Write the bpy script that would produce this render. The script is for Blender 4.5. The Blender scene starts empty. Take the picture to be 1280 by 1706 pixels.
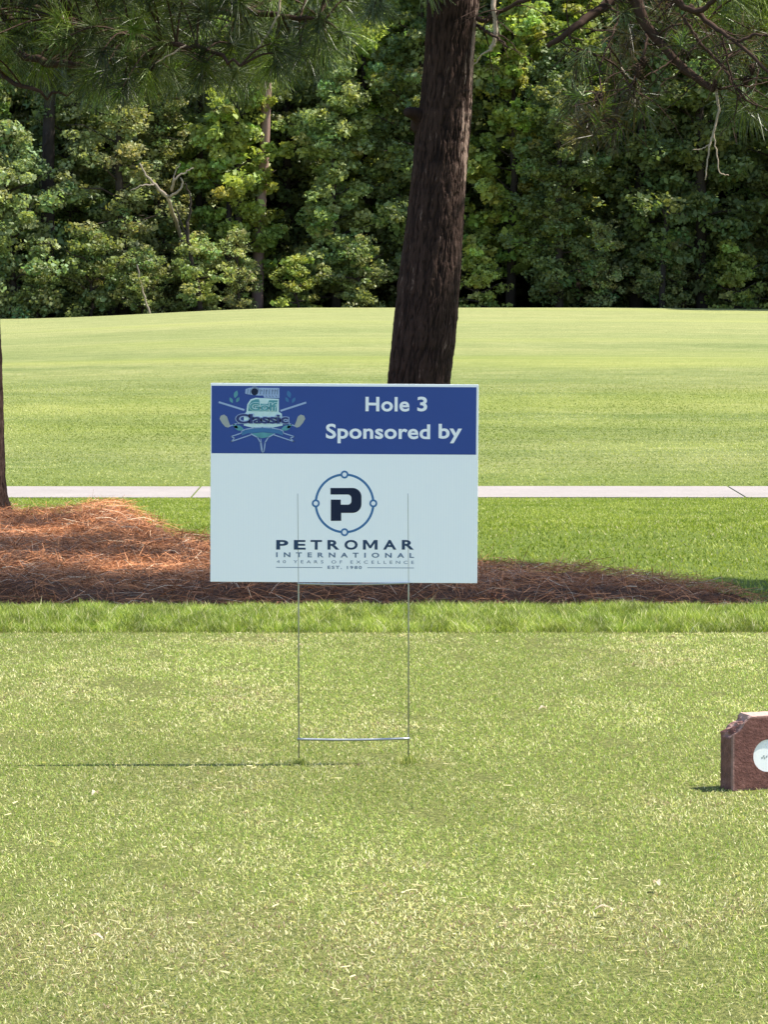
import bpy, bmesh, math, random
import numpy as np
from mathutils import Vector, Matrix
R = math.radians
C = bpy.context.scene.collection
S = bpy.context.scene

# ------------------------------------------------------------------ camera, sky, sun, exposure
F, CX, CY, HY = 5900.0, 640.0, 853.0, 430.0      # focal length and centre in photo pixels, row of the true horizon
CAM = np.array((0.0, 0.0, 1.153))
PITCH = math.atan((CY - HY) / F)
cam = bpy.data.cameras.new('camera'); co = bpy.data.objects.new('camera', cam); C.objects.link(co)
co.location = CAM; co.rotation_euler = (R(90) - PITCH, 0, 0)
cam.sensor_fit = 'VERTICAL'; cam.sensor_height = 24; cam.lens = 24 * F / 1706
cam.clip_start = .1; cam.clip_end = 2000
S.camera = co
SUN_EL, SUN_AZ = 60.5, 6.0                       # from the right (+x), slightly beyond the sign
sd = Vector((math.cos(R(SUN_EL)) * math.cos(R(SUN_AZ)), math.cos(R(SUN_EL)) * math.sin(R(SUN_AZ)), math.sin(R(SUN_EL))))
w = bpy.data.worlds.new('World'); S.world = w; w.use_nodes = True
nt = w.node_tree; bg = nt.nodes['Background']
sky = nt.nodes.new('ShaderNodeTexSky'); sky.sky_type = 'NISHITA'; sky.sun_disc = False
sky.sun_elevation = R(SUN_EL); sky.sun_rotation = R(90 - SUN_AZ); sky.air_density = 1.0; sky.dust_density = 1.0
nt.links.new(sky.outputs[0], bg.inputs[0]); bg.inputs[1].default_value = 0.135
sl = bpy.data.lights.new('sun', 'SUN'); sl.energy = 4.9; sl.angle = R(.53); sl.color = (1, .945, .84)
so = bpy.data.objects.new('sun', sl); C.objects.link(so); so.rotation_euler = sd.to_track_quat('Z', 'Y').to_euler(); so.location = (20, 0, 40)
S.view_settings.view_transform = 'Standard'; S.view_settings.look = 'None'; S.view_settings.gamma = 1
S.view_settings.exposure = 1.18
S.render.film_transparent = False
S.cycles.max_bounces = 6; S.cycles.diffuse_bounces = 3; S.cycles.transmission_bounces = 4

def at(px, py, Y):
    """the point seen at photo pixel (px, py) on the plane y = Y"""
    dx, dz = (px - CX) / F, -(py - CY) / F
    c, s = math.cos(PITCH), math.sin(PITCH)
    d = np.array((dx, c + dz * s, -s + dz * c))
    return CAM + d * (Y / d[1])

# ------------------------------------------------------------------ helpers
rs = np.random.RandomState(7)
def vn(x, y, seed=0):
    """smooth value noise, 0..1"""
    x = np.asarray(x, float); y = np.asarray(y, float)
    xi = np.floor(x).astype(np.int64); yi = np.floor(y).astype(np.int64)
    fx = x - xi; fy = y - yi; fx = fx * fx * (3 - 2 * fx); fy = fy * fy * (3 - 2 * fy)
    def h(a, b):
        n = (a * 374761393 + b * 668265263 + seed * 1442695041) & 0x7fffffff
        n = ((n ^ (n >> 13)) * 1274126177) & 0x7fffffff
        return ((n ^ (n >> 16)) & 0xffff) / 65535.0
    return (h(xi, yi) * (1 - fx) + h(xi + 1, yi) * fx) * (1 - fy) + (h(xi, yi + 1) * (1 - fx) + h(xi + 1, yi + 1) * fx) * fy
def fbm(x, y, seed=0, o=3):
    return sum(vn(x * 2 ** k, y * 2 ** k, seed + k) * .5 ** k for k in range(o)) / sum(.5 ** k for k in range(o))
def sstep(a, b, x):
    t = np.clip((np.asarray(x, float) - a) / (b - a), 0, 1); return t * t * (3 - 2 * t)

class Acc:
    """collects vertices, faces and per-vertex colours of one mesh"""
    def __init__(s): s.v = []; s.f3 = []; s.f4 = []; s.c = []; s.n = 0
    def add(s, v, f3=None, f4=None, c=(1, 1, 1)):
        v = np.asarray(v, float).reshape(-1, 3); s.v.append(v)
        if f3 is not None and len(f3): s.f3.append(np.asarray(f3) + s.n)
        if f4 is not None and len(f4): s.f4.append(np.asarray(f4) + s.n)
        c = np.asarray(c, float)
        s.c.append(np.broadcast_to(c, (len(v), 3)) if c.ndim == 1 else c); s.n += len(v)
    def mesh(s, name, m, smooth=False):
        v = np.concatenate(s.v); me = bpy.data.meshes.new(name)
        f3 = np.concatenate(s.f3) if s.f3 else np.zeros((0, 3), int); f4 = np.concatenate(s.f4) if s.f4 else np.zeros((0, 4), int)
        me.vertices.add(len(v)); me.vertices.foreach_set('co', v.astype(np.float32).ravel())
        li = np.concatenate([f3.ravel(), f4.ravel()]).astype(np.int32)
        st = np.concatenate([np.arange(len(f3)) * 3, len(f3) * 3 + np.arange(len(f4)) * 4]).astype(np.int32)
        me.loops.add(len(li)); me.loops.foreach_set('vertex_index', li)
        me.polygons.add(len(st)); me.polygons.foreach_set('loop_start', st)
        me.update(calc_edges=True)
        me.polygons.foreach_set('use_smooth', np.full(len(st), bool(smooth)))
        a = me.color_attributes.new('tint', 'FLOAT_COLOR', 'POINT')
        c = np.concatenate(s.c); a.data.foreach_set('color', np.concatenate([c, np.ones((len(c), 1))], 1).astype(np.float32).ravel())
        me.materials.append(m); me.validate(); return me

def obj(name, me, parent=None):
    o = bpy.data.objects.new(name, me); C.objects.link(o)
    if parent is not None: o.parent = parent
    return o
def thing(name, label, cat, loc=(0, 0, 0), rz=0, group=None):
    o = bpy.data.objects.new(name, None); C.objects.link(o); o.location = loc; o.rotation_euler = (0, 0, rz)
    o.empty_display_size = .2
    return tag(o, label, cat, group)
def tag(o, label, cat=None, group=None, kind=None):
    o['label'] = label
    if cat: o['category'] = cat
    if group: o['group'] = group
    if kind: o['kind'] = kind
    return o

def tube(acc, pts, rad, n=6, c=(1, 1, 1), cap=True):
    P = np.asarray(pts, float); r = np.broadcast_to(np.asarray(rad, float), (len(P),))
    T = np.gradient(P, axis=0); T /= np.linalg.norm(T, axis=1)[:, None] + 1e-9
    u = np.cross(T[0], (0, 0, 1) if abs(T[0][2]) < .9 else (1, 0, 0)); V = []
    a = np.arange(n) / n * 2 * np.pi
    for i in range(len(P)):
        u = u - T[i] * np.dot(u, T[i]); u /= np.linalg.norm(u) + 1e-9; v = np.cross(T[i], u)
        V.append(P[i] + r[i] * (np.cos(a)[:, None] * u + np.sin(a)[:, None] * v))
    V = np.concatenate(V); i = np.arange(len(P) - 1)[:, None] * n; j = np.arange(n)[None]; k = (j + 1) % n
    f4 = np.stack([i + j, i + k, i + n + k, i + n + j], -1).reshape(-1, 4)
    f3 = []
    if cap:
        V = np.concatenate([V, P[:1], P[-1:]]); m = len(P) * n
        f3 = [(m, (q + 1) % n, q) for q in range(n)] + [(m + 1, m - n + q, m - n + (q + 1) % n) for q in range(n)]
    acc.add(V, f3, f4, c)

def curve_pts(P, n=12, wob=0, r=rs):
    """smooth polyline through P (Catmull-Rom)"""
    P = np.asarray(P, float); P = np.concatenate([[2 * P[0] - P[1]], P, [2 * P[-1] - P[-2]]]); out = []
    for i in range(1, len(P) - 2):
        for t in np.arange(n) / n:
            a, b, c_, d = P[i - 1:i + 3]
            out.append(.5 * (2 * b + (c_ - a) * t + (2 * a - 5 * b + 4 * c_ - d) * t * t + (3 * b - a - 3 * c_ + d) * t ** 3))
    out.append(P[-2]); out = np.array(out)
    if wob: out[1:-1] += r.normal(0, wob, out[1:-1].shape)
    return out

# ------------------------------------------------------------------ materials
def mat(name):
    m = bpy.data.materials.new(name); m.use_nodes = True; t = m.node_tree
    return m, t, t.nodes['Principled BSDF']
def N(t, k, **kw):
    n = t.nodes.new('ShaderNode' + k)
    for a, b in kw.items():
        if a[0] == 'i' and a[1:].isdigit(): n.inputs[int(a[1:])].default_value = b
        else: setattr(n, a, b)
    return n
def ramp(t, src, stops):
    r = N(t, 'ValToRGB'); e = r.color_ramp.elements
    while len(e) < len(stops): e.new(.5)
    for q, (p, c) in zip(e, stops): q.position = p; q.color = (*c, 1)
    t.links.new(src, r.inputs[0]); return r.outputs[0]
def mixc(t, f, a, b, mode='MIX'):
    n = N(t, 'Mix', data_type='RGBA', blend_type=mode)
    for s, v in ((0, f), (6, a), (7, b)):
        if hasattr(v, 'is_linked'): t.links.new(v, n.inputs[s])
        else: n.inputs[s].default_value = v if s == 0 else (*v, 1)
    return n.outputs[2]
def noise(t, vec, scale, detail=3, rough=.55, stretch=None, dist=0):
    if stretch:
        mp = N(t, 'Mapping'); mp.inputs['Scale'].default_value = stretch; t.links.new(vec, mp.inputs[0]); vec = mp.outputs[0]
    n = N(t, 'TexNoise'); n.inputs['Scale'].default_value = scale; n.inputs['Detail'].default_value = detail
    n.inputs['Roughness'].default_value = rough; n.inputs['Distortion'].default_value = dist
    t.links.new(vec, n.inputs['Vector']); return n.outputs[0]
def bump(t, b, h, strength, dist):
    n = N(t, 'Bump'); n.inputs['Strength'].default_value = strength; n.inputs['Distance'].default_value = dist
    t.links.new(h, n.inputs['Height']); t.links.new(n.outputs[0], b.inputs['Normal'])
def plain(name, c, rough=.5, spec=.3, metal=0, var=.12, sc=30):
    m, t, b = mat(name); tc = N(t, 'TexCoord').outputs['Object']
    f = noise(t, tc, sc)
    t.links.new(mixc(t, f, tuple(x * (1 - var) for x in c), tuple(min(1, x * (1 + var)) for x in c)), b.inputs[0])
    b.inputs['Roughness'].default_value = rough; b.inputs['Specular IOR Level'].default_value = spec; b.inputs['Metallic'].default_value = metal
    return m
def leafy(name, c, trans=.35, rough=.5, spec=.3, tc=None, var=0):
    """leaf, needle and blade material: colour = tint attribute x c, part of the light passes through"""
    m, t, b = mat(name); at_ = N(t, 'Attribute', attribute_name='tint')
    col = mixc(t, 1.0, at_.outputs['Color'], c, 'MULTIPLY')
    if var:
        oi = N(t, 'ObjectInfo'); hs = N(t, 'HueSaturation')
        mr = N(t, 'MapRange'); mr.inputs[3].default_value = 1 - var; mr.inputs[4].default_value = 1 + var
        t.links.new(oi.outputs['Random'], mr.inputs[0]); t.links.new(mr.outputs[0], hs.inputs['Value']); t.links.new(col, hs.inputs['Color']); col = hs.outputs[0]
    t.links.new(col, b.inputs[0]); b.inputs['Roughness'].default_value = rough; b.inputs['Specular IOR Level'].default_value = spec
    if trans:
        tr = N(t, 'BsdfTranslucent'); mx = N(t, 'MixShader'); mx.inputs[0].default_value = trans
        t.links.new(mixc(t, 1.0, col, tc or (1.25, 1.3, .6), 'MULTIPLY'), tr.inputs[0])
        t.links.new(b.outputs[0], mx.inputs[1]); t.links.new(tr.outputs[0], mx.inputs[2])
        t.links.new(mx.outputs[0], t.nodes['Material Output'].inputs[0])
    return m

# ------------------------------------------------------------------ terrain
_yy = np.linspace(-80, 600, 6801)
_zz = np.interp(_yy, [-80, 11.75, 13.4, 15, 19, 22, 30, 39.8, 42.2, 50, 62, 72, 80, 92, 110, 113, 120, 135, 600],
                [0, 0, -.27, -.44, -.47, -.53, -1.03, -1.555, -1.57, -1.42, -1.17, -.93, -.84, -.62, -.385, -.42, -.75, -.95, -1.0])
_k = np.hanning(17); _k /= _k.sum(); _zs = np.convolve(np.pad(_zz, 8, 'edge'), _k, 'valid')
def hz(x, y):
    x = np.asarray(x, float); y = np.asarray(y, float)
    z = np.interp(y, _yy, _zs)
    far = sstep(50, 95, y)
    z = z - far * .36 * sstep(-2.0, -12.5, x) - far * .05 * sstep(7, 13, x)
    z = z + sstep(45, 60, y) * .035 * np.sin(y * .55 + x * .06) * (1 - sstep(105, 112, y))
    z = z + sstep(14, 17, y) * .02 * (fbm(x * .6, y * .5, 3) - .5) * (1 - sstep(36, 39, y))
    return z
def grid_mesh(xs, ys, zf, name, m, smooth=True):
    X, Y = np.meshgrid(xs, ys); Z = zf(X, Y); a = Acc(); nx = len(xs)
    i = np.arange(len(ys) - 1)[:, None] * nx; j = np.arange(nx - 1)[None]
    a.add(np.stack([X, Y, Z], -1), None, np.stack([i + j, i + j + 1, i + nx + j + 1, i + nx + j], -1).reshape(-1, 4))
    return a.mesh(name, m, smooth)

# dryness of the tee turf, shared by the ground colour zones and the blades
def dry(x, y):
    band = np.exp(-((y - 5.98 - .12 * np.sin(x * 3)) / .22) ** 2) * .55 + np.exp(-(((x - .62) / .3) ** 2 + ((y - 6.35) / .35) ** 2)) * .45
    near = .10 * sstep(8.2, 6.6, y)
    return np.clip(1.5 * (fbm(x * 2.6, y * 1.5, 11, 4) - .5) + 1.1 * (fbm(x * 16, y * 9, 21, 2) - .5) + .08 + near + band * .85, 0, 1)

m_ground, t, b = mat('turf ground')
geo = N(t, 'NewGeometry').outputs['Position']
sep = N(t, 'SeparateXYZ'); t.links.new(geo, sep.inputs[0])
def yramp(a, bb):
    mr = N(t, 'MapRange'); mr.inputs[1].default_value = a; mr.inputs[2].default_value = bb; t.links.new(sep.outputs[1], mr.inputs[0]); return mr.outputs[0]
tee = ramp(t, noise(t, geo, 70, 5, .7), [(.3, (.06, .075, .018)), (.5, (.15, .165, .045)), (.7, (.30, .28, .11))])
n1 = noise(t, geo, 55, 4, .75, (1, 1, 1)); n2 = noise(t, geo, .9, 4, .6, (.5, 1, 1)); n3 = noise(t, geo, 6, 4, .7, (.6, 1, 1))
lawn = mixc(t, .55, ramp(t, n1, [(.35, (.055, .10, .012)), (.65, (.19, .23, .04))]), ramp(t, n3, [(.3, (.085, .14, .018)), (.7, (.17, .21, .038))]))
fa = ramp(t, noise(t, geo, 3.2, 6, .72, (.35, 1, 1)), [(.36, (.085, .12, .030)), (.5, (.175, .20, .062)), (.64, (.30, .295, .13))])
fb = ramp(t, noise(t, geo, .22, 4, .6, (.35, 1, 1)), [(.38, (.115, .165, .040)), (.5, (.185, .22, .070)), (.62, (.27, .28, .10))])
fair = mixc(t, .5, fa, fb)
fair = mixc(t, 1.0, fair, ramp(t, noise(t, geo, 17, 4, .75, (.55, 1, 1)), [(.34, (.72, .76, .66)), (.5, (1, 1, 1)), (.66, (1.28, 1.22, 1.28))]), 'MULTIPLY')
yel = noise(t, geo, .13, 3, .5, (.3, 1, 1)); 
mr = N(t, 'MapRange'); mr.inputs[1].default_value = .5; mr.inputs[2].default_value = .62; t.links.new(yel, mr.inputs[0])
mm = N(t, 'Math', operation='MULTIPLY'); t.links.new(mr.outputs[0], mm.inputs[0]); mm.inputs[1].default_value = .40
fair = mixc(t, mm.outputs[0], fair, (.27, .30, .055))
fair = mixc(t, 1.0, fair, ramp(t, noise(t, geo, .8, 3, .6, (.07, 1, 1)), [(.34, (.88, .92, .89)), (.5, (1, 1, 1)), (.68, (1.10, 1.07, 1.08))]), 'MULTIPLY')
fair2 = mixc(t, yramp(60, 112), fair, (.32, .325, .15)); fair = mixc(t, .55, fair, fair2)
litter = ramp(t, noise(t, geo, 3, 4), [(.3, (.025, .02, .012)), (.7, (.06, .045, .025))])
col = mixc(t, yramp(11.3, 11.6), tee, lawn)
col = mixc(t, yramp(41.5, 46), col, fair)
col = mixc(t, yramp(112.5, 114.5), col, litter)
t.links.new(col, b.inputs[0]); b.inputs['Roughness'].default_value = .9; b.inputs['Specular IOR Level'].default_value = .1
hb = N(t, 'Math', operation='ADD'); t.links.new(n1, hb.inputs[0]); t.links.new(noise(t, geo, 14, 3, .6), hb.inputs[1])
bump(t, b, hb.outputs[0], .8, .05)

xs = np.unique(np.concatenate([np.linspace(-500, -30, 12), np.linspace(-30, -8, 23), np.linspace(-8, 8, 65), np.linspace(8, 30, 23), np.linspace(30, 500, 12)]))
ys = np.unique(np.concatenate([np.linspace(-80, 3, 12), np.linspace(3, 24, 85), np.linspace(24, 60, 73), np.linspace(60, 135, 151), np.linspace(135, 600, 16)]))
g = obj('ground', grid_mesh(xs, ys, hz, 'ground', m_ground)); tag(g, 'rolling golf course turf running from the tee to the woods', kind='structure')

# ------------------------------------------------------------------ cart path: concrete slabs with open joints
m_path, t, b = mat('concrete'); tc = N(t, 'NewGeometry').outputs['Position']
pc = mixc(t, .5, ramp(t, noise(t, tc, 1.3, 4), [(.3, (.19, .165, .15)), (.7, (.27, .235, .215))]), ramp(t, noise(t, tc, 30, 3), [(.3, (.18, .16, .145)), (.7, (.28, .24, .22))]))
t.links.new(pc, b.inputs[0]); b.inputs['Roughness'].default_value = .85; bump(t, b, noise(t, tc, 60, 3), .3, .01)
PY0, PY1 = 40.0, 42.15
jl = [at(326, 821, 41)[0], at(1229, 821, 41)[0]]
edges = [-60, -40, -27, -20, -14, -8.2, jl[0], jl[1], 10.3, 16.5, 23, 30, 45, 60]
a = Acc()
for x0, x1 in zip(edges[:-1], edges[1:]):
    n = max(2, int((x1 - x0) / 1.0)); X = np.linspace(x0 + .012, x1 - .012, n + 1); V = []
    for x in X:
        for y, top in ((PY0, 0), (PY0, 1), (PY1, 1), (PY1, 0)):
            yy = y + .03 * math.sin(x * .35) + .02 * math.sin(x * 1.1)
            V.append((x, yy, -1.547 - (y - PY0) * .006 - (0 if top else .2)))
    F4 = []
    for i in range(n):
        p = i * 4; q = p + 4
        F4 += [(p, q, q + 1, p + 1), (p + 1, q + 1, q + 2, p + 2), (p + 2, q + 2, q + 3, p + 3)]
    F4 += [(0, 1, 2, 3), (n * 4 + 3, n * 4 + 2, n * 4 + 1, n * 4)]
    a.add(V, None, F4)
tag(obj('path', a.mesh('path', m_path)), 'pale concrete cart path crossing the course', kind='structure')

# ------------------------------------------------------------------ grass blades
def blades(acc, x, y, z, h, wd, lean, tint, r):
    n = len(x); a = r.uniform(0, 2 * np.pi, n); la = r.uniform(0, 2 * np.pi, n); L = lean * r.uniform(.3, 1.0, n)
    P = np.stack([x, y, z], 1); s = np.stack([np.cos(a), np.sin(a), 0 * a], 1) * (wd / 2)[:, None]
    d = np.stack([np.cos(la) * L, np.sin(la) * L, np.sqrt(np.clip(1 - L ** 2 * .7, .1, 1))], 1)
    mid = P + d * (h * .55)[:, None] * [1 * .7, .7, 1]; tip = P + d * h[:, None]
    V = np.stack([P - s, P + s, mid + s * .8, mid - s * .8, tip], 1).reshape(-1, 3)
    i = np.arange(n)[:, None] * 5
    acc.add(V, i + [3, 2, 4], i + [0, 1, 2, 3], np.repeat(tint, 5, 0))
def lerp(a, b, t): return np.asarray(a)[None] * (1 - t[:, None]) + np.asarray(b)[None] * t[:, None]
def fan(n, y0, y1, margin, r, slope=.1085):
    """points on the ground spread evenly over the strip the view can cover, wider than the view by margin"""
    y = np.sqrt(r.uniform(0, 1, n) * ((y1 + margin * 9) ** 2 - (y0 + margin * 9) ** 2) + (y0 + margin * 9) ** 2) - margin * 9
    return r.uniform(-1, 1, n) * (slope * y + margin), y

m_blade = leafy('grass blade', (1, 1, 1), .35, .55, .25, (1.15, 1.2, .7))
r = np.random.RandomState(3)
n = 680000; x, y = fan(n, 4.4, 10.86, 1.15, r); d = dry(x, y); rv = r.uniform(0, 1, n)
green = lerp((.125, .195, .026), (.38, .43, .10), r.uniform(0, 1, n) ** 1.2)
straw = lerp((.44, .41, .14), (.72, .67, .34), r.uniform(0, 1, n)); brown = lerp((.20, .12, .07), (.32, .22, .13), r.uniform(0, 1, n))
p = .16 + d * .80; isd = (rv < p)[:, None]; tint = np.where(isd, straw, green)
tint = np.where(((d > .55) & (r.uniform(0, 1, n) < .25))[:, None], brown, tint)
tint *= (.80 + .90 * fbm(x * 2, y * .9, 5))[:, None] * (1, 1, 1.2)
kp = r.uniform(0, 1, n) > .8 * sstep(.66, .78, fbm(x * 9, y * 6, 17, 3))     # thin spots where soil shows
x, y, tint, d = x[kp], y[kp], tint[kp], d[kp]; n = len(x)
acc = Acc(); blades(acc, x, y, hz(x, y) - .002, r.uniform(.005, .0125, n), r.uniform(.0012, .0028, n), 1.2, tint, r)
n = 14000; x, y = fan(n, 4.5, 10.8, 1.1, r); kp = r.uniform(0, 1, n) < .04 + .9 * dry(x, y) ** 1.5; x, y = x[kp], y[kp]; n = len(x)
a1 = r.uniform(0, 6.28, n); L = r.uniform(.003, .0085, n) * np.where(r.uniform(0, 1, n) < .1, 1.5, 1); D = np.stack([np.cos(a1) * L, np.sin(a1) * L, r.normal(0, .12, n) * L], 1); sd_ = np.stack([-np.sin(a1), np.cos(a1), r.normal(0, .5, n)], 1) * r.uniform(.0007, .0014, n)[:, None]
P = np.stack([x, y, r.uniform(.005, .009, n)], 1); up_ = np.stack([-np.sin(a1) * .3, np.cos(a1) * .3, a1 * 0 + .06], 1) * (L * r.uniform(-1, 1, n))[:, None]
V = np.stack([P - D - sd_, P - D + sd_, P + sd_ + up_, P - sd_ + up_, P + D + sd_ * .6, P + D - sd_ * .6], 1).reshape(-1, 3); i = np.arange(n)[:, None] * 6
acc.add(V, None, np.concatenate([i + [0, 1, 2, 3], i + [3, 2, 4, 5]]), np.repeat(lerp((.46, .40, .18), (.70, .63, .36), r.uniform(0, 1, n)), 6, 0))
for px_ in (497.5, 681):                      # the unmown tufts round the two stake feet
    n = 90; x = at(px_, 1275, 8.05)[0] + r.normal(0, .011, n); y = 8.03 + r.normal(0, .012, n)
    blades(acc, x, y, x * 0, r.uniform(.010, .030 if px_ > 600 else .018, n), r.uniform(.0016, .003, n), .7, lerp((.15, .21, .03), (.5, .48, .17), r.uniform(0, 1, n)), r)
tag(obj('tee_grass', acc.mesh('tee_grass', m_blade)), 'short mown yellowish green turf of the teeing ground', 'grass', kind='stuff')

n = 210000; x, y = fan(n, 10.87, 12.6, 1.4, r); y += .02 * (fbm(x * 7, x * 0, 5) - .5)
d = fbm(x * 4, y * 3, 31)
tint = lerp((.11, .19, .02), (.38, .42, .09), np.clip(r.uniform(0, 1, n) * .7 + d * .5 - .1, 0, 1))
tint = np.where((r.uniform(0, 1, n) < .10)[:, None], lerp((.36, .36, .16), (.55, .52, .3), r.uniform(0, 1, n)), tint)
h = r.uniform(.016, .042, n) * (.8 + .4 * vn(x * 16, y * 9, 12)) * (.75 + .5 * vn(x * 5, y * 5, 8)); tall = r.uniform(0, 1, n) < .006; h[tall] = np.maximum(h[tall] * 1.4, .045); tint[tall] = lerp((.5, .46, .22), (.75, .68, .42), r.uniform(0, 1, tall.sum())); tint *= (.55 + .8 * vn(x * 22, y * 9, 14))[:, None]
acc = Acc(); blades(acc, x, y, hz(x, y) - .003, h, r.uniform(.0018, .0036, n), 1.0, tint, r)
tag(obj('rough_grass', acc.mesh('rough_grass', m_blade)), 'strip of longer bright green grass behind the tee', 'grass', kind='stuff')

n = 210000; x, y = fan(n, 12.6, 39.95, 1.2, r); d = fbm(x * 1.3, y * 1.0, 41)
tint = lerp((.15, .21, .02), (.34, .38, .075), np.clip(d * 1.2 - .1 + r.uniform(-.3, .3, n), 0, 1))
tint = np.where((r.uniform(0, 1, n) < .08)[:, None], lerp((.36, .34, .15), (.5, .47, .25), r.uniform(0, 1, n)), tint)
acc = Acc(); blades(acc, x, y, hz(x, y) - .004, r.uniform(.012, .032, n), r.uniform(.005, .011, n), .9, tint, r)
tag(obj('lawn_grass', acc.mesh('lawn_grass', m_blade)), 'mown grass between the pine straw bed and the cart path', 'grass', kind='stuff')

n = 270000; x, y = fan(n, 42.25, 78, 1.5, r); d = fbm(x * .7, y * .35, 51); sh = 1 - sstep(54, 77, y)
tint = lerp((.20, .245, .055), (.42, .43, .165), np.clip(d * 1.5 - .25 + r.uniform(-.25, .25, n), 0, 1))
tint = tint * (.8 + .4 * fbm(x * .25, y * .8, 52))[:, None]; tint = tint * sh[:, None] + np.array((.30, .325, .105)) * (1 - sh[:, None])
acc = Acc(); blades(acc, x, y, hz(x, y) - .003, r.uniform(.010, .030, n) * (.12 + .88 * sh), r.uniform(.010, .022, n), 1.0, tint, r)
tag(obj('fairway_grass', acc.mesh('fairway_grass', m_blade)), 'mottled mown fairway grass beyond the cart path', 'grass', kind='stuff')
n = 1500; x = 2.75 + r.normal(0, .45, n) - (r.uniform(0, 1, n) < .35) * 1.0; y = 49.8 + r.normal(0, .35, n)
acc = Acc(); blades(acc, x, y, hz(x, y) - .003, r.uniform(.004, .014, n), r.uniform(.008, .018, n), 1.2, lerp((.34, .33, .14), (.52, .48, .26), r.uniform(0, 1, n)), r)
tag(obj('dry_grass', acc.mesh('dry_grass', m_blade)), 'patch of bleached dry grass on the fairway just past the cart path', 'grass', kind='stuff')

# ------------------------------------------------------------------ pine straw bed
topx = [-400, -100, 0, 20, 100, 180, 230, 260, 350, 450, 700, 800, 860, 950, 1050, 1130, 1200, 1290, 1400]
topy = [878, 878, 878, 880, 883, 886, 898, 912, 924, 940, 954, 964, 966, 972, 980, 990, 1003, 1020, 1024]
def back_edge(px): return np.interp(px, topx, topy)
# invert to plan: for each column find Y where the ground shows at that row
_cols = np.linspace(-400, 1400, 181); _by = []
for c_ in _cols:
    Y = np.linspace(15.5, 24, 400); X = (c_ - CX) / F * Y
    row = HY + F * (CAM[2] - hz(X, Y)) / Y
    k = np.argmin(np.abs(row - back_edge(c_))); _by.append(Y[k])
_by = np.convolve(np.pad(_by, 3, 'edge'), np.ones(7) / 7, 'valid')
def bed_in(x, y):
    px = CX + F * x / y; yb = np.interp(px, _cols, _by) + .12 * (fbm(x * 4, y * 4, 61) - .5)
    yf = 15.7 + .5 * sstep(-1.2, -1.9, x) + .15 * (fbm(x * 3, x * 0, 62) - .5)
    return np.minimum(yb - y, y - yf) 
def bed_h(x, y):
    d = bed_in(x, y); e = sstep(0, .35, d)
    hgt = .03 + .06 * fbm(x * 1.6, y * 1.6, 63) + .06 * fbm(x * 5, y * 5, 64)
    px = CX + F * x / y
    m1 = .10 * np.exp(-(((px - 190) / 70) ** 2 + ((y - 20.6) / 1.1) ** 2))
    return hz(x, y) + e * (hgt + m1) - .05 * (1 - sstep(-.05, .05, d))
m_soil, t, b = mat('straw mat'); tc = N(t, 'NewGeometry').outputs['Position']
t.links.new(ramp(t, noise(t, tc, 30, 5, .7), [(.3, (.04, .017, .008)), (.5, (.12, .05, .022)), (.7, (.24, .11, .05))]), b.inputs[0]); b.inputs['Roughness'].default_value = 1
bump(t, b, noise(t, tc, 60, 4, .7), 1, .03)
X = np.linspace(-5.2, 3.2, 169); Y = np.linspace(15.2, 23.6, 169)
GX, GY = np.meshgrid(X, Y); Z = bed_h(GX, GY); ok = bed_in(GX, GY) > -.12
a = Acc(); i = np.arange(168)[:, None] * 169; j = np.arange(168)[None]
q = np.stack([i + j, i + j + 1, i + 170 + j, i + 169 + j], -1).reshape(-1, 4); okq = ok.ravel()[q].all(1)
a.add(np.stack([GX, GY, Z], -1), None, q[okq])
bed = thing('pine_straw_bed', 'reddish brown bed of pine straw spread around both pines', 'mulch bed'); bed['kind'] = 'stuff'
obj('straw_mat', a.mesh('straw_mat', m_soil, True), bed)
n = 130000; x = r.uniform(-5.1, 3.1, n); y = r.uniform(15.3, 23.5, n); di = bed_in(x, y)
k = di > -.05 - .12 * r.uniform(0, 1, n) ** 4; x, y = x[k], y[k]; n = len(x)
z = bed_h(x, y) + .01; L = r.uniform(.08, .2, n) / 2; a1 = r.uniform(0, 2 * np.pi, n) + .0
el = r.normal(0, .22, n); el = np.where(r.uniform(0, 1, n) < .03, r.uniform(.4, 1.1, n), el)
D = np.stack([np.cos(a1) * np.cos(el), np.sin(a1) * np.cos(el), np.sin(el)], 1) * L[:, None]
s = np.stack([-np.sin(a1), np.cos(a1), r.uniform(-.8, .8, n)], 1) * r.uniform(.0007, .0015, n)[:, None]
P = np.stack([x, y, z + .35 * L * np.abs(np.sin(el)) + r.uniform(0, .03, n)], 1); bend = np.array((0, 0, 1.0)) * (L * r.uniform(-.1, .3, n))[:, None]
V = np.stack([P - D - s, P - D + s, P + s + bend, P - s + bend, P + D + s * .5, P + D - s * .5], 1).reshape(-1, 3)
tint = lerp((.11, .038, .014), (.74, .32, .135), r.uniform(0, 1, n)) * (.65 + .7 * fbm(x * 2.5, y * 2.5, 66))[:, None]
tint = np.where((r.uniform(0, 1, n) < .07)[:, None], lerp((.6, .42, .28), (.75, .6, .42), r.uniform(0, 1, n)), tint)
i = np.arange(n)[:, None] * 6; a = Acc(); a.add(V, None, np.concatenate([i + [0, 1, 2, 3], i + [3, 2, 4, 5]]), np.repeat(tint, 6, 0))
m_straw = leafy('dead pine needles', (1, 1, 1), .15, .6, .3, (1, .9, .8))
so_ = obj('straw', a.mesh('straw', m_straw), bed); so_['kind'] = 'stuff'

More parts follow.
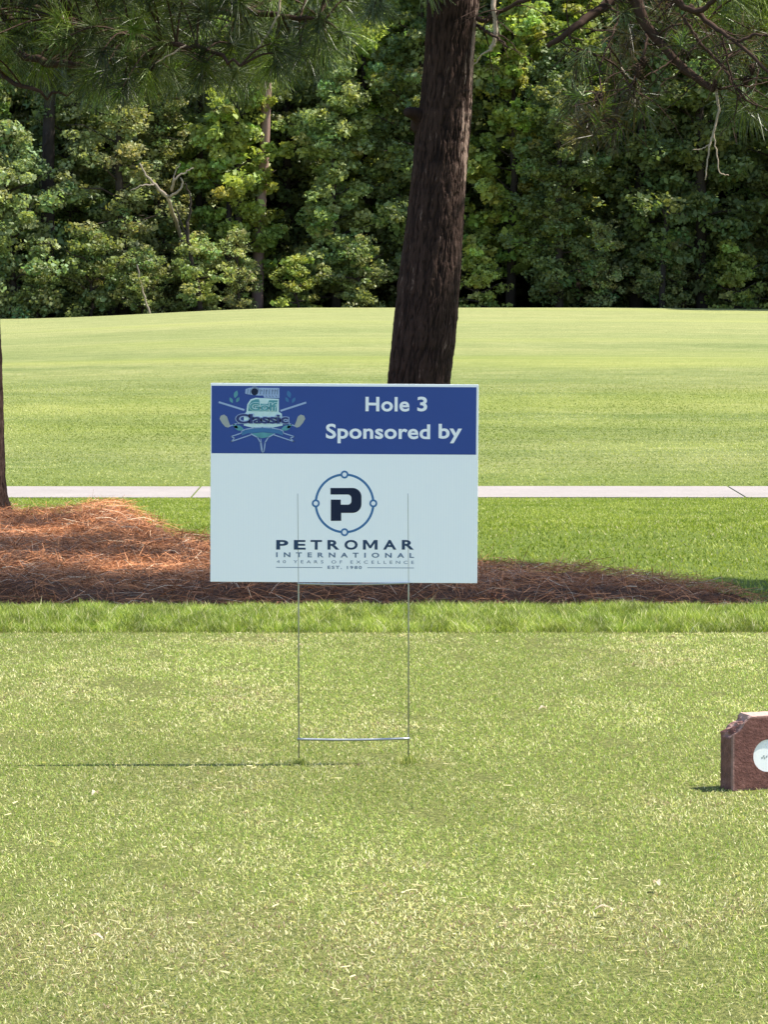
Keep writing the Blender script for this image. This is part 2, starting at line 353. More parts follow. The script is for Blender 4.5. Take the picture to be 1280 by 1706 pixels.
# ------------------------------------------------------------------ pines standing on the straw bed
m_bark = None
def bark_mat(name, dark, mid, light):
    m, t, b = mat(name); at_ = N(t, 'Attribute', attribute_name='tint'); tc = N(t, 'TexCoord').outputs['Object']
    nz = noise(t, tc, 26, 5, .7, (1, 1, .35)); sx = N(t, 'SeparateXYZ'); t.links.new(at_.outputs['Vector'], sx.inputs[0])
    ad = N(t, 'Math', operation='MULTIPLY_ADD'); t.links.new(nz, ad.inputs[0]); ad.inputs[1].default_value = .7; t.links.new(sx.outputs[0], ad.inputs[2])
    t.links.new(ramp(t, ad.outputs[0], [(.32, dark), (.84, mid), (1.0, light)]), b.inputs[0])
    b.inputs['Roughness'].default_value = .9; b.inputs['Specular IOR Level'].default_value = .15
    bump(t, b, noise(t, tc, 60, 4, .7, (1, 1, .3)), .7, .01); return m
m_bark = bark_mat('pine bark', (.010, .006, .005), (.050, .028, .021), (.26, .18, .145))  # lightest tone mainly serves the sunlight painted on the upper stem
m_twig = plain('dead twig bark', (.055, .034, .026), .9, .1, var=.35, sc=20)
m_pale = plain('bare weathered branch', (.42, .33, .25), .8, .1, var=.2, sc=20)

def bark_trunk(rows, Yt, z_top, seed, lean_top):
    """rows: (photo row, left edge, right edge); the rest of the stem is extrapolated"""
    sc = F / Yt; zs = []; cx = []; rr = []
    for py, l, rt in rows:
        p = at((l + rt) / 2, py, Yt); zs.append(p[2]); cx.append(p[0]); rr.append((rt - l) / 2 / sc)
    o = np.argsort(zs); zs, cx, rr = np.array(zs)[o], np.array(cx)[o], np.array(rr)[o]
    zb = float(hz(cx[0], Yt)) - .05
    zs = np.concatenate([[zb, zb + .12], zs, [zs[-1] + 2, z_top]]); s = (cx[-1] - cx[0]) / (zs[-3] - zs[2])
    cx = np.concatenate([[cx[0] - s * .2] * 2, cx, [cx[-1] + s * 1.2, cx[-1] + lean_top]])
    rr = np.concatenate([[rr[0] * 1.28, rr[0] * 1.12], rr, [rr[-1] * .85, .035]])
    n = 300; nz = int((min(zs[-1], 4) - zs[0]) / .008); Z = np.concatenate([np.linspace(zs[0], 4, nz), np.linspace(4.1, z_top, 60)])
    Cx = np.interp(Z, zs, cx); Rr = np.interp(Z, zs, rr); k = np.hanning(31); k /= k.sum()
    Cx = np.convolve(np.pad(Cx, 15, 'edge'), k, 'valid'); Rr = np.convolve(np.pad(Rr, 15, 'edge'), k, 'valid')
    th = np.arange(n) / n * 2 * np.pi; TH, ZZ = np.meshgrid(th, Z)
    # plates: ridged noise on the unrolled bark, seamless by blending the two ends
    def plates(u, v):
        w_ = (fbm(u * .8 + 7, v * 1.2, seed + 5) - .5) * 1.1
        w2 = (fbm(u * .4, v * .5, seed + 7) - .5) * 3.0; rd = 1 - np.abs(2 * vn(u * 1.1 + w2, v * .22, seed) - 1); rd2 = 1 - np.abs(2 * vn(u * 1.7 + w_ + w2, v * .55, seed + 1) - 1)
        return rd * .55 + rd2 * .45
    u = TH / (2 * np.pi) * 84; v = ZZ / .032
    A = plates(u, v); B = plates(u - 84, v); bl = sstep(.85, 1, TH / (2 * np.pi)); Pl = A * (1 - bl) + B * bl
    depth = sstep(.58, .92, Pl)                       # 1 in the fissures
    fine = fbm(u * 2, v * 2, seed + 9)
    lump = (fbm(TH * 1.2, ZZ * 2, seed + 3) - .5) * .03 * np.minimum(1, np.sin(TH / 2) * 3)
    disp = -.008 * depth + .006 * (fine - .5) + lump + .004 * sstep(.4, .9, fbm(u * .5, v * .5, seed + 4))
    foot = 1 + .10 * np.sin(TH * 5 + seed) * np.exp(-np.maximum(ZZ - zb, 0) / .15)
    RR = (Rr[:, None] * foot + disp * np.minimum(1, Rr[:, None] / .12))
    V = np.stack([Cx[:, None] + RR * np.cos(TH), Yt + RR * np.sin(TH), ZZ], -1)
    i = np.arange(len(Z) - 1)[:, None] * n; j = np.arange(n)[None]; kk = (j + 1) % n
    a = Acc(); sun_tint = sstep(5.3, 5.75, TH) * sstep(1.35, 1.8, ZZ) * sstep(.46, .58, fbm(TH * 9, ZZ * 5, seed + 11)) * (1 - .8 * depth)  # paler patches painted on the right-hand upper stem imitate sunlit bark
    tt = np.clip(.42 - .34 * depth + .16 * (fine - .5) + .60 * sun_tint, 0, 1); tt = np.repeat(tt.reshape(-1, 1), 3, 1)
    base = np.array((Cx[0], Yt, zb + .05))
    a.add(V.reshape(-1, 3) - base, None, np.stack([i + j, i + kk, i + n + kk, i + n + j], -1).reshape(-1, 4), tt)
    return a, base, (lambda z: np.array((np.interp(z, Z, Cx), Yt, z))), (lambda z: float(np.interp(z, Z, Rr)))

def tuft(acc, p, d, r, n=80, L=.19, wd=.003, tint=(1, 1, 1), seg2=True, droop=.35):
    """needles fanning from the end of a shoot at p that points along d"""
    d = d / np.linalg.norm(d); u = np.cross(d, (0, 0, 1.)); u = u / (np.linalg.norm(u) + 1e-6); v = np.cross(u, d)
    a = r.uniform(0, 2 * np.pi, n); sp = np.clip(r.normal(.85, .38, n), .05, 1.9); t0 = r.uniform(-.10, .02, n)
    D = d * np.cos(sp)[:, None] + (u * np.cos(a)[:, None] + v * np.sin(a)[:, None]) * np.sin(sp)[:, None]
    Ln = L * r.uniform(.7, 1.1, n); B = p + d * t0[:, None]
    s = np.cross(D, r.normal(0, 1, (n, 3))); s /= np.linalg.norm(s, axis=1)[:, None] + 1e-9; s *= wd / 2
    g = np.array((0, 0, -1.0)); M = B + D * (Ln * .5)[:, None] + g * (droop * .12 * Ln)[:, None]
    T = B + D * (Ln * .95)[:, None] + g * (droop * .55 * Ln * r.uniform(.5, 1.3, n))[:, None]
    c = np.asarray(tint) * r.uniform(.65, 1.3, (n, 1)) * (1 + r.normal(0, .05, (n, 3)))
    V = np.stack([B - s, B + s, M + s, M - s, T + s * .4, T - s * .4], 1).reshape(-1, 3); i = np.arange(n)[:, None] * 6
    acc.add(V, None, np.concatenate([i + [0, 1, 2, 3], i + [3, 2, 4, 5]]), np.repeat(np.clip(c, 0, 1), 6, 0))

m_needle = leafy('pine needles', (1, 1, 1), .22, .42, .4, (1.3, 1.35, .6))
G1, G2, BR = np.array((.056, .076, .026)), np.array((.13, .18, .03)), np.array((.11, .082, .036))

def sun_gap(p):
    """True where a needle spray would close the gap through which the sun reaches the upper trunk by the sign"""
    t_ = (p[0] - .40) / sd.x; z0 = p[2] - t_ * sd.z; y0 = p[1] - t_ * sd.y
    return t_ > 0 and 1.2 < z0 < 3.0 and abs(y0 - 18.95) < .55 and float(vn(z0 * 3.2, y0 * 2, 71)) > .22

class Pine:
    def __init__(s, label, rows, Yt, ztop, seed, lean):
        a, s.base, s.axis, s.rad = bark_trunk(rows, Yt, ztop, seed, lean)
        s.root = thing('pine_tree', label, 'tree', tuple(s.base))
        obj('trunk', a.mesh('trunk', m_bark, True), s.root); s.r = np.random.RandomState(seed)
        s.skel = []; s.nd = Acc(); s.up = Acc()
    def branch(s, P, r0, r1, m=None, name='branch', wob=.002, n=7, smoothn=6, skel=True):
        pts = curve_pts(P, smoothn, wob, s.r); rad = np.linspace(r0, r1, len(pts))
        rad = rad * s.r.uniform(.9, 1.12, len(pts)); a = Acc(); tube(a, pts - s.base, rad, n)
        o = obj(name, a.mesh(name, m or m_twig, True), s.root)
        if skel: s.skel.append(pts)
        return pts
    def tufts(s, pts, twigs, tintf, n=80, maxd=1.2, wd=.003, L=.19):
        sk = np.concatenate(s.skel)
        for p in pts:
            d = np.linalg.norm(sk - p, axis=1); k = int(np.argmin(d + .25 * np.maximum(0, p[2] - sk[:, 2])))
            q = sk[k]; v = p - q; ln = np.linalg.norm(v)
            if ln > maxd or sun_gap(p): continue
            mid = q + v * .5 + np.array((0, 0, .12 * ln)); cp = curve_pts([q, mid, p], 4)
            tube(twigs, cp - s.base, np.linspace(.007, .004, len(cp)), 4)
            d_ = cp[-1] - cp[-3] + s.r.normal(0, .03, 3) + np.array((0, 0, .015))
            tuft(s.nd, p - s.base, d_, s.r, n, L * s.r.uniform(.75, 1.1), wd, tintf(p))
            if s.r.uniform() < .28: tuft(s.nd, p - s.base + d_ * .3, d_, s.r, 34, L * .4, wd * 1.2, (.15, .24, .03), droop=0)
    def crown(s, z0, z1, Rm, nl, per=13, n=50, wd=.011, sq=1.0):
        """the upper crown, above the picture; it throws the shade on the bed"""
        r = s.r; tw = Acc()
        for i in range(nl):
            z = z0 + (z1 - z0) * (i + r.uniform(0, .8)) / nl; az = i * 2.4 + r.uniform(-.4, .4); t = (z - z0) / (z1 - z0)
            ln = Rm * (1 - .65 * t) * r.uniform(.75, 1.1); el = r.uniform(-.1, .35) + .3 * t
            d = np.array((math.cos(az) * math.cos(el), sq * math.sin(az) * math.cos(el), math.sin(el))); b0 = s.axis(z)
            P = [b0, b0 + d * ln * .5 + (0, 0, .08 * ln), b0 + d * ln + (0, 0, -.02 * ln)]; pts = curve_pts(P, 6, .02, r)
            tube(tw, pts - s.base, np.linspace(.035, .008, len(pts)), 5)
            for k in range(per * 3):
                q = pts[r.randint(4, len(pts))]; e = r.normal(0, 1, 3) * (.3, .3, .2) * ln * .35; p = q + e
                if sun_gap(p): continue
                tube(tw, np.stack([q, (q + p) / 2 + (0, 0, .04), p]) - s.base, (.008, .006, .004), 3)
                tuft(s.up, p - s.base, e + d * .4, r, n, .2, wd, G1 * r.uniform(.8, 1.3))
        obj('upper_limbs', tw.mesh('upper_limbs', m_twig), s.root)['kind'] = 'stuff'

# --- pine beside the sign
rowsC = [(930, 618, 752), (860, 628, 752), (760, 636, 751), (636, 645, 750), (560, 655, 760), (450, 668, 768), (320, 684, 775), (190, 695, 786), (120, 705, 789), (60, 710, 791), (0, 714, 799)]
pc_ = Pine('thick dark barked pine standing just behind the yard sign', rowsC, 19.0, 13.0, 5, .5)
B = lambda *q: [at(px, py, Yd) for px, py, Yd in q]
# stub on the shaded side
a = Acc(); tube(a, curve_pts(B((705, 200, 19.0), (692, 190, 18.95), (676, 186, 18.9)), 5) - pc_.base, np.array([.085, .07, .055, .045, .04, .036, .034, .032, .03, .026, .018]), 10, (.25, .25, .25)); obj('branch_stub', a.mesh('branch_stub', m_bark, True), pc_.root)
# pale torn limb next to the trunk
pc_.branch(B((845, -60, 18.9), (824, 0, 18.8), (826, 40, 18.8), (824, 68, 18.8), (816, 84, 18.8)), .016, .010, m_pale, 'bare_branch', skel=False)
pc_.branch(B((816, 84, 18.8), (805, 90, 18.8), (788, 110, 18.85)), .006, .003, m_pale, 'bare_branch', skel=False)
big = [
 (B((790, -330, 19), (900, -120, 18.6), (1000, -55, 18.4), (1040, -20, 18.3), (1060, 0, 18.3), (1076, 40, 18.3), (1100, 70, 18.3), (1150, 122, 18.25), (1192, 150, 18.2)), .05, .017),
 (B((1120, -90, 18.9), (1040, -15, 18.7), (990, 22, 18.6), (950, 52, 18.5), (912, 78, 18.5)), .034, .012),
 (B((790, 30, 19), (812, 34, 18.9), (850, 12, 18.7), (900, -10, 18.6)), .014, .009),
 (B((795, 42, 19), (815, 55, 18.8), (835, 66, 18.7), (845, 80, 18.6)), .010, .003),
 (B((1120, -60, 18.0), (1130, 0, 17.9), (1165, 18, 17.9), (1200, -10, 17.8)), .02, .012),
 (B((1150, 10, 18), (1190, 45, 17.9), (1230, 72, 17.8), (1290, 128, 17.7)), .016, .007),
 (B((1190, 5, 19), (1230, 55, 18.9), (1290, 90, 18.9)), .010, .005),
 (B((1000, -30, 18.6), (1020, 15, 18.6), (1065, 30, 18.5), (1075, 40, 18.3)), .008, .009),
 (B((1076, 45, 18.3), (1076, 80, 18.2), (1062, 115, 18.2), (1053, 145, 18.1)), .008, .005),
 (B((1140, 30, 18), (1170, 75, 18), (1205, 110, 18), (1222, 138, 18), (1250, 170, 18), (1290, 185, 18)), .009, .005),
 (B((1203, 60, 18), (1215, 110, 18), (1222, 138, 18)), .006, .005),
 (B((1095, 60, 18.3), (1118, 45, 18.2), (1150, 38, 18.2), (1170, 44, 18.2)), .006, .004),
 (B((1130, 95, 18.3), (1100, 115, 18.2), (1070, 130, 18.1)), .005, .003),
 (B((1085, 50, 18.3), (1105, 25, 18.3), (1122, 5, 18.3), (1150, -40, 18.3)), .007, .006),
 (B((1230, 70, 17.8), (1260, 58, 17.8), (1300, 62, 17.8)), .009, .006),
 (B((1222, 138, 18), (1230, 160, 18), (1240, 178, 18)), .004, .002),
 (B((945, 55, 18.5), (960, 80, 18.4), (990, 90, 18.3), (1000, 108, 18.3)), .004, .003),
 (B((1030, -10, 18.6), (1030, 30, 18.5), (1020, 60, 18.4), (1000, 112, 18.3), (1003, 150, 18.2), (998, 200, 18.2)), .007, .003),
 (B((1053, 145, 18.1), (1035, 160, 18.1), (1028, 195, 18.1), (1010, 200, 18.1)), .004, .002),
]
for P, r0, r1 in big: pc_.branch(P, r0, r1, wob=.003)
pc_.branch(B((1194, 148, 18.2), (1198, 185, 18.2), (1190, 220, 18.2), (1182, 250, 18.2), (1176, 300, 18.2)), .008, .003, m_pale, 'bare_branch', skel=False)
pc_.branch(B((1190, 222, 18.2), (1196, 262, 18.2), (1200, 288, 18.2), (1215, 292, 18.2)), .0045, .002, m_pale, 'bare_branch', skel=False)
pc_.branch(B((1186, 238, 18.2), (1170, 248, 18.2), (1155, 250, 18.2)), .004, .002, m_pale, 'bare_branch', skel=False)
pc_.branch(B((1056, 133, 18.1), (1045, 124, 18.1), (1036, 112, 18.1)), .004, .003, m_pale, 'bare_branch', skel=False)
m_cone = plain('pine cone scales', (.06, .038, .028), .9, .1, var=.4, sc=60)
def cone(px, py, Yd, L=.075, root=None, tilt=0):
    c = at(px, py, Yd) - root.base; a = Acc(); r = root.r
    for k in range(70):
        t = k / 70; ang = k * 2.4; rad = .026 * math.sin(math.pi * min(1, t * .85 + .12)) + .004; z = L / 2 - t * L
        o = np.array((math.cos(ang) * rad, math.sin(ang) * rad, z)); u = np.array((math.cos(ang), math.sin(ang), -.35)) * .011; v = np.array((-math.sin(ang), math.cos(ang), 0)) * .008
        V = np.array([o * .6 + [0, 0, o[2] * .4], o + v, o + u, o - v]); V[:, 0] += V[:, 2] * tilt; a.add(V + c, None, [(0, 1, 2, 3)])
    tube(a, np.array([(0, 0, L / 2), (0, 0, 0), (0, 0, -L / 2)]) * .95 + c, (.008, .016, .006), 8)
    obj('pine_cone', a.mesh('pine_cone', m_cone), root.root)
for q in ((996, 165, 18.2, .085, pc_, .15), (1064, 118, 18.1, .08, pc_, -.3), (1074, 104, 18.2, .06, pc_, .3), (1243, 134, 18, .05, pc_, 0), (1254, 116, 18, .065, pc_, .2), (1192, 142, 18.2, .06, pc_, -.5), (1146, 92, 18.3, .06, pc_, 0)): cone(*q)

tw = Acc(); r = pc_.r
SK = np.concatenate(pc_.skel)                     # bare side twigs all along the dead limbs
for k in range(120):
    q = SK[r.randint(len(SK))]; ln = r.uniform(.08, .4); d = r.normal(0, 1, 3) * (1, .6, .7) + (0, 0, -.45); d /= np.linalg.norm(d)
    cp = curve_pts([q, q + d * ln * .5 + r.normal(0, .02, 3), q + d * ln + (0, 0, -.05 * r.uniform())], 4, .003, r); tube(tw, cp - pc_.base, np.linspace(.004, .0014, len(cp)), 4)
    if r.uniform() < .5:
        m_ = cp[len(cp) // 2]; tube(tw, curve_pts([m_, m_ + d * .06 + r.normal(0, .04, 3), m_ + d * .1 + r.normal(0, .07, 3)], 3) - pc_.base, .0016, 3)
def scatter(region, n, Ya, Yb):
    out = []
    while len(out) < n:
        px, py = r.uniform(region[0], region[2]), r.uniform(region[1], region[3]); out.append(at(px, py, r.uniform(Ya, Yb)))
    return out
dead = lambda p: (BR if r.uniform() < .55 else G1 * 1.4) * r.uniform(.6, 1.1)
live = lambda p: (G2 if r.uniform() < .5 else G1) * r.uniform(.8, 1.3)
pc_.tufts(scatter((930, 90, 1090, 190), 11, 18, 18.8), tw, dead, 60)
pc_.tufts(scatter((1010, -40, 1260, 90), 20, 18, 19.0), tw, dead, 55)
pc_.tufts(scatter((1130, 60, 1230, 150), 7, 18, 19.0), tw, dead, 60)
pc_.tufts(scatter((1210, 130, 1330, 190), 12, 18, 19.0), tw, live, 80)
pc_.tufts(scatter((1200, -60, 1330, 60), 22, 18.2, 19.2), tw, live, 80)
pc_.tufts(scatter((960, 190, 1050, 225), 4, 18, 18.4), tw, dead, 60)
pc_.branch(B((760, -330, 19), (690, -120, 18.8), (660, -60, 18.6), (640, -10, 18.5)), .03, .01)
pc_.tufts(scatter((620, -60, 745, 30), 10, 18.4, 18.8), tw, live, 80)
obj('twigs', tw.mesh('twigs', m_twig), pc_.root)['kind'] = 'stuff'
pc_.crown(3.3, 12.6, 3.2, 44, sq=.42)
obj('needles', pc_.nd.mesh('needles', m_needle), pc_.root); obj('crown', pc_.up.mesh('crown', m_needle), pc_.root)

# --- pine at the edge of the view
rowsL = [(845, -92, 18), (820, -86, 10), (760, -82, 7), (700, -80, 5), (620, -80, 3), (530, -80, -1), (400, -82, -6), (200, -84, -12), (0, -86, -18)]
pl = Pine('pine trunk cut by the edge of the view beside the straw bed', rowsL, 22.0, 12.5, 9, .3)
for P, r0, r1 in [
    (B((-50, -140, 22), (60, -70, 21.4), (200, -20, 21), (330, 10, 20.8), (450, 25, 20.6), (540, 35, 20.5)), .045, .010),
    (B((-50, 40, 22), (60, 100, 21.6), (150, 110, 21.2), (240, 95, 21), (290, 78, 20.8)), .03, .008),
    (B((-50, -40, 22), (80, 30, 21), (200, 60, 20.6), (330, 80, 20.3), (400, 110, 20.1)), .035, .007),
    (B((-50, -260, 22), (160, -120, 21), (350, -60, 20.6), (470, -30, 20.4), (580, 0, 20.2)), .04, .010),
    (B((-50, -10, 22), (60, 60, 23), (160, 130, 23.4), (230, 150, 23.5), (300, 165, 23.5)), .028, .007),
    (B((-50, 90, 22), (-10, 120, 21.4), (60, 150, 21), (110, 160, 21)), .02, .006),
    (B((-50, -300, 22), (100, -180, 22.8), (300, -90, 23.2), (430, 60, 23.2), (470, 130, 23.2)), .035, .007)]:
    pl.branch(P, r0, r1, wob=.01)
pl.branch(B((462, -30, 20.2), (465, 15, 20.2), (458, 35, 20.2), (436, 72, 20.2), (430, 80, 20.2)), .009, .004, m_pale, 'bare_branch', skel=False)
pl.branch(B((310, 75, 20.3), (285, 90, 20.3), (258, 106, 20.3)), .005, .0035, m_pale, 'bare_branch', skel=False)
low = lambda px: np.interp(px, [-60, 0, 60, 120, 200, 280, 340, 400, 450, 500, 560, 640], [120, 120, 130, 150, 165, 165, 130, 140, 150, 130, 70, 20])
pts = []; r = pl.r
while len(pts) < 470:
    px, py = r.uniform(-90, 620), r.uniform(-130, 170)
    if py < low(px) - 4: pts.append(at(px, py, r.uniform(20.1, 23.5)))
tw = Acc()
liveL = lambda p: (G2 * 1.1 if r.uniform() < .35 else G1) * r.uniform(.45, 1.5)
pl.tufts(pts, tw, liveL, 120, maxd=1.0, L=.22)
obj('twigs', tw.mesh('twigs', m_twig), pl.root)['kind'] = 'stuff'
for q in ((68, 66, 21.2, .08, pl, .1), (238, 66, 21, .06, pl, .3)): cone(*q)
pl.crown(3.2, 12.2, 3.4, 40, per=7, sq=.5)
obj('needles', pl.nd.mesh('needles', m_needle), pl.root); obj('crown', pl.up.mesh('crown', m_needle), pl.root)

# --- more pines of the same row, outside the frame on the sunny side: their shade falls on the bed
def plain_pine(label, x, Yt, H, seed, z0=2.7, Rm=2.5, nl=34):
    s = Pine.__new__(Pine); s.r = np.random.RandomState(seed); zb = float(hz(x, Yt)); s.base = np.array((x, Yt, zb))
    s.axis = lambda z: np.array((x + .02 * z, Yt, z)); s.nd = Acc(); s.up = Acc(); s.skel = []
    s.root = thing('pine_tree', label, 'tree', tuple(s.base)); a = Acc(); Z = np.linspace(zb - .05, H, 40)
    tube(a, np.stack([x + .02 * Z, Z * 0 + Yt, Z], 1) - s.base, np.interp(Z, [zb, zb + .3, H], [.24, .18, .04]), 16, (.5, .5, .5)); obj('trunk', a.mesh('trunk', m_bark, True), s.root)
    s.crown(z0, H - .3, Rm, nl, sq=.5); obj('crown', s.up.mesh('crown', m_needle), s.root)
PINES_OFF = [('short pine beyond the frame whose shade falls on the end of the straw bed', 4.4, 17.0, 9, 21), ('pine beyond the frame, second along the straw bed', 6.4, 17.1, 11, 22), ('tall pine beyond the frame, first along the straw bed', 3.0, 16.8, 12, 23)]
for q in PINES_OFF: plain_pine(*q)

# ------------------------------------------------------------------ woods at the far side of the fairway
def leaves(acc, c, rad, n, size, tint, r, flat=.6):
    """a spray of n leaves round each centre in c"""
    m = len(c); k = m * n; u = r.normal(0, 1, (k, 3)); u /= np.linalg.norm(u, axis=1)[:, None]; u *= r.uniform(.2, 1, (k, 1)) ** .5
    P = np.repeat(c, n, 0) + u * np.repeat(rad, n)[:, None] * (1, 1, flat)
    nn = r.normal(0, .75, (k, 3)) + (0, 0, .6) + u * .5; nn /= np.linalg.norm(nn, axis=1)[:, None]
    a = np.cross(nn, r.normal(0, 1, (k, 3))); a /= np.linalg.norm(a, axis=1)[:, None] + 1e-9; b_ = np.cross(nn, a)
    s = size * np.exp(r.normal(-.08, .32, k))[:, None]; a = a * s * .55; b_ = b_ * s * .38
    V = np.stack([P - a, P - b_ - a * .1, P + a, P + b_ - a * .1], 1).reshape(-1, 3)
    cl = np.repeat(r.uniform(.75, 1.25, (m, 1)) * (1 + r.normal(0, .07, (m, 3)) * (1.5, .6, 1)), n, 0) * r.uniform(.75, 1.25, (k, 1))
    acc.add(V, None, np.arange(k)[:, None] * 4 + [0, 1, 2, 3], np.repeat(np.clip(np.asarray(tint) * cl, 0, 1), 4, 0))
m_leaf = leafy('broad leaves', (1, 1, 1), .40, .5, .35, (1.3, 1.25, .65), var=.18)
m_wbark = plain('woodland bark', (.045, .035, .028), .95, .1, var=.45, sc=4)
def woody(seed, H, Rm, low, nl, tint, leaf=.13, per=7, n=55, clr=.5, lean=0, open_=0, shape=1.0):
    r = np.random.RandomState(seed); tr = Acc(); lf = Acc(); rb = .016 * H + .03
    Z = np.linspace(-.4, H * .93, 12); wx = np.cumsum(r.normal(0, .05, 12)) + lean * Z; wy = np.cumsum(r.normal(0, .05, 12))
    wx -= wx[0]; wy -= wy[0]
    tube(tr, np.stack([wx, wy, Z], 1), np.linspace(rb, .03, 12), 8); C_ = []
    for i in range(nl):
        t = (i + r.uniform(0, 1)) / nl; z = H * (low + (1 - low) * .96 * t); az = i * 2.4 + r.uniform(-.5, .5)
        prof = (math.sin(math.pi * min(1, .18 + t * .82)) ** .6) * shape + (1 - shape) * (1 - t)
        ln = max(.5, Rm * prof * r.uniform(.35, 1.2)); el = r.uniform(-.1, .5) + .5 * t
        d = np.array((math.cos(az) * math.cos(el), math.sin(az) * math.cos(el), math.sin(el))); b0 = np.array((np.interp(z, Z, wx), np.interp(z, Z, wy), z))
        P = np.stack([b0, b0 + d * ln * .35 + r.normal(0, .08, 3), b0 + d * ln * .7 + r.normal(0, .12, 3), b0 + d * ln + (0, 0, -.08 * ln)])
        tube(tr, P, (.03 + .02 * (1 - t), .03, .02, .01), 5)
        for k in range(per):
            s = r.uniform(.3, 1.05); q = b0 + d * ln * s + r.normal(0, 1, 3) * (.28, .28, .22) * (.4 + ln * .25)
            if q[2] > -.2: C_.append(q)
    C_ = np.array(C_); 
    if open_: C_ = C_[r.uniform(0, 1, len(C_)) > open_]
    leaves(lf, C_, r.uniform(.6, 1.15, len(C_)) * clr, n, leaf, tint, r)
    return tr.mesh('trunk', m_wbark, True), lf.mesh('crown', m_leaf)
YG, DG, BG_, OG, GG = (.27, .33, .08), (.14, .18, .062), (.25, .31, .135), (.26, .29, .115), (.22, .27, .095)
KIND = {
 'bright': woody(1, 13, 2.6, .10, 44, YG, .20, 8, 60, .45), 'dense': woody(2, 14, 2.9, .02, 60, DG, .17, 9, 60),
 'blue': woody(3, 6.2, 2.2, .02, 40, BG_, .13, 8, 60, .45), 'olive': woody(4, 11, 2.0, .03, 48, OG, .11, 7, 60, .42, shape=.9),
 'mid': woody(5, 12, 2.5, .06, 46, GG, .18, 8, 60), 'tall': woody(6, 17, 3.2, .06, 60, DG, .18, 9, 60, .6),
 'shrub': woody(7, 3.0, 1.9, .02, 22, GG, .12, 8, 45, .36, open_=.15, shape=.6), 'brush': woody(12, 4.2, 1.6, .02, 26, OG, .10, 7, 40, .36, open_=.25, shape=.5), 'sprout': woody(13, 2.4, 1.5, .0, 18, YG, .13, 7, 40, .32, open_=.2, shape=.4), 'bough': woody(8, 15, 3.0, .16, 46, YG, .20, 8, 50, .5, open_=.15)}
def wtree(kind, px, Y, s, label, name='woodland_tree', cat='tree', rz=None, grp='trees along the edge of the woods'):
    x = (px - CX) / F * Y; r = np.random.RandomState(int(px * 7 + Y * 31) % 99991)
    t_ = thing(name, label, cat, (x, Y, float(hz(x, Y)) - .1), r.uniform(0, 6.28) if rz is None else rz, grp); t_.scale = (s * r.uniform(.94, 1.06), s * r.uniform(.94, 1.06), s)
    a, b_ = KIND[kind]; obj('trunk', a, t_); obj('crown', b_, t_)
front = [
 ('blue', 20, 114, 1.0, 'bluish green rounded tree, low and leafy, at the near end of the wood edge'),
 ('blue', -120, 115, 1.1, 'bluish green leafy tree mostly cut off by the edge of the view'),
 ('dense', 120, 118, .95, 'dark green tree right behind the low bluish green tree'),
 ('olive', 205, 115.5, .98, 'narrow grey green vine draped tree under the pine needles'),
 ('shrub', 150, 114, .9, 'small olive bush under the grey green vine draped tree'),
 ('olive', 270, 118, .8, 'olive tree behind the pale forked dead branches'),
 ('bright', 400, 116.5, .80, 'tall bright green tree between the pale forked snag and the pinkish trunk'),
 ('mid', 335, 119, .9, 'mid green tree beside the thin dark leaning trunk'),
 ('mid', 560, 116, .70, 'sunlit green tree hanging low to the wood edge near the big pine'),
 ('dense', 480, 120, .95, 'dark tree showing behind the pinkish trunk'),
 ('bough', 610, 121, .86, 'high yellow green tree whose top shows beside the big pine'),
 ('dense', 690, 117, .9, 'dark tree hidden in part by the big pine trunk'),
 ('bright', 850, 116.5, .84, 'brightest yellow green tree, just past the big pine'),
 ('bough', 960, 118.5, .76, 'yellow green tree with hanging sunlit boughs under the bare branches'),
 ('dense', 930, 114.8, .62, 'low dark green tree at the foot of the bright trees'),
 ('dense', 1060, 116, .95, 'broad dark green tree below the hanging pine cones'),
 ('dense', 1170, 115.5, 1.0, 'broad dark bluish tree behind the pale hanging twig'),
 ('mid', 1290, 117, .75, 'paler olive green tree at the far end of the dark trees'),
 ('tall', 1390, 118, .95, 'tall dark tree just outside the view past the dark trees'),
]
for q in front: wtree(*q)
for px, Y, s, lb in [(60, 113.6, .45, 'low pale green bush at the foot of the bluish tree'), (240, 113.8, .6, 'olive green bush at the foot of the thin leaning stem'), (330, 114.2, .7, 'yellowish green bush below the thin dark trunk'),
    (400, 114.6, .55, 'green bush at the foot of the pinkish trunk'), (500, 114.4, .6, 'low dark bush between the pinkish trunk and the big pine'), (600, 114.6, .65, 'dark low bush next to the big pine trunk'), (800, 114.6, .7, 'dark green bush directly past the big pine trunk'),
    (1000, 114.4, .6, 'low bush in the deepest shade of the dark trees'), (1110, 114.2, .6, 'brownish green bush between the two broad dark trees'), (1225, 114.2, .75, 'light edged bush under the paler olive tree')]:
    wtree(['shrub', 'brush', 'sprout'][(px // 10) % 3], px, Y, s * 1.15, lb, 'bush', 'bush', grp='bushes along the edge of the woods')
k = 0
for Y, s, off in ((122, .95, 0), (126, 1.02, 90)):
    for px in range(-420 + off, 1800, 190):
        k += 1; wtree(['tall', 'dense', 'mid', 'tall'][k % 4], px + (k * 37 % 50), Y + (k * 13 % 30) / 15, s, 'tall dark tree standing deep in the wood behind the edge trees', grp='deep woodland trees')
for px, Y, s in ((1480, 114, .95), (1560, 112.5, 1.0), (1640, 111, 1.0), (1730, 112, 1.0), (1620, 117, 1.0)):
    wtree('tall', px, Y, s, 'tall tree beyond the frame that shades the dark end of the woods', grp='shading trees')

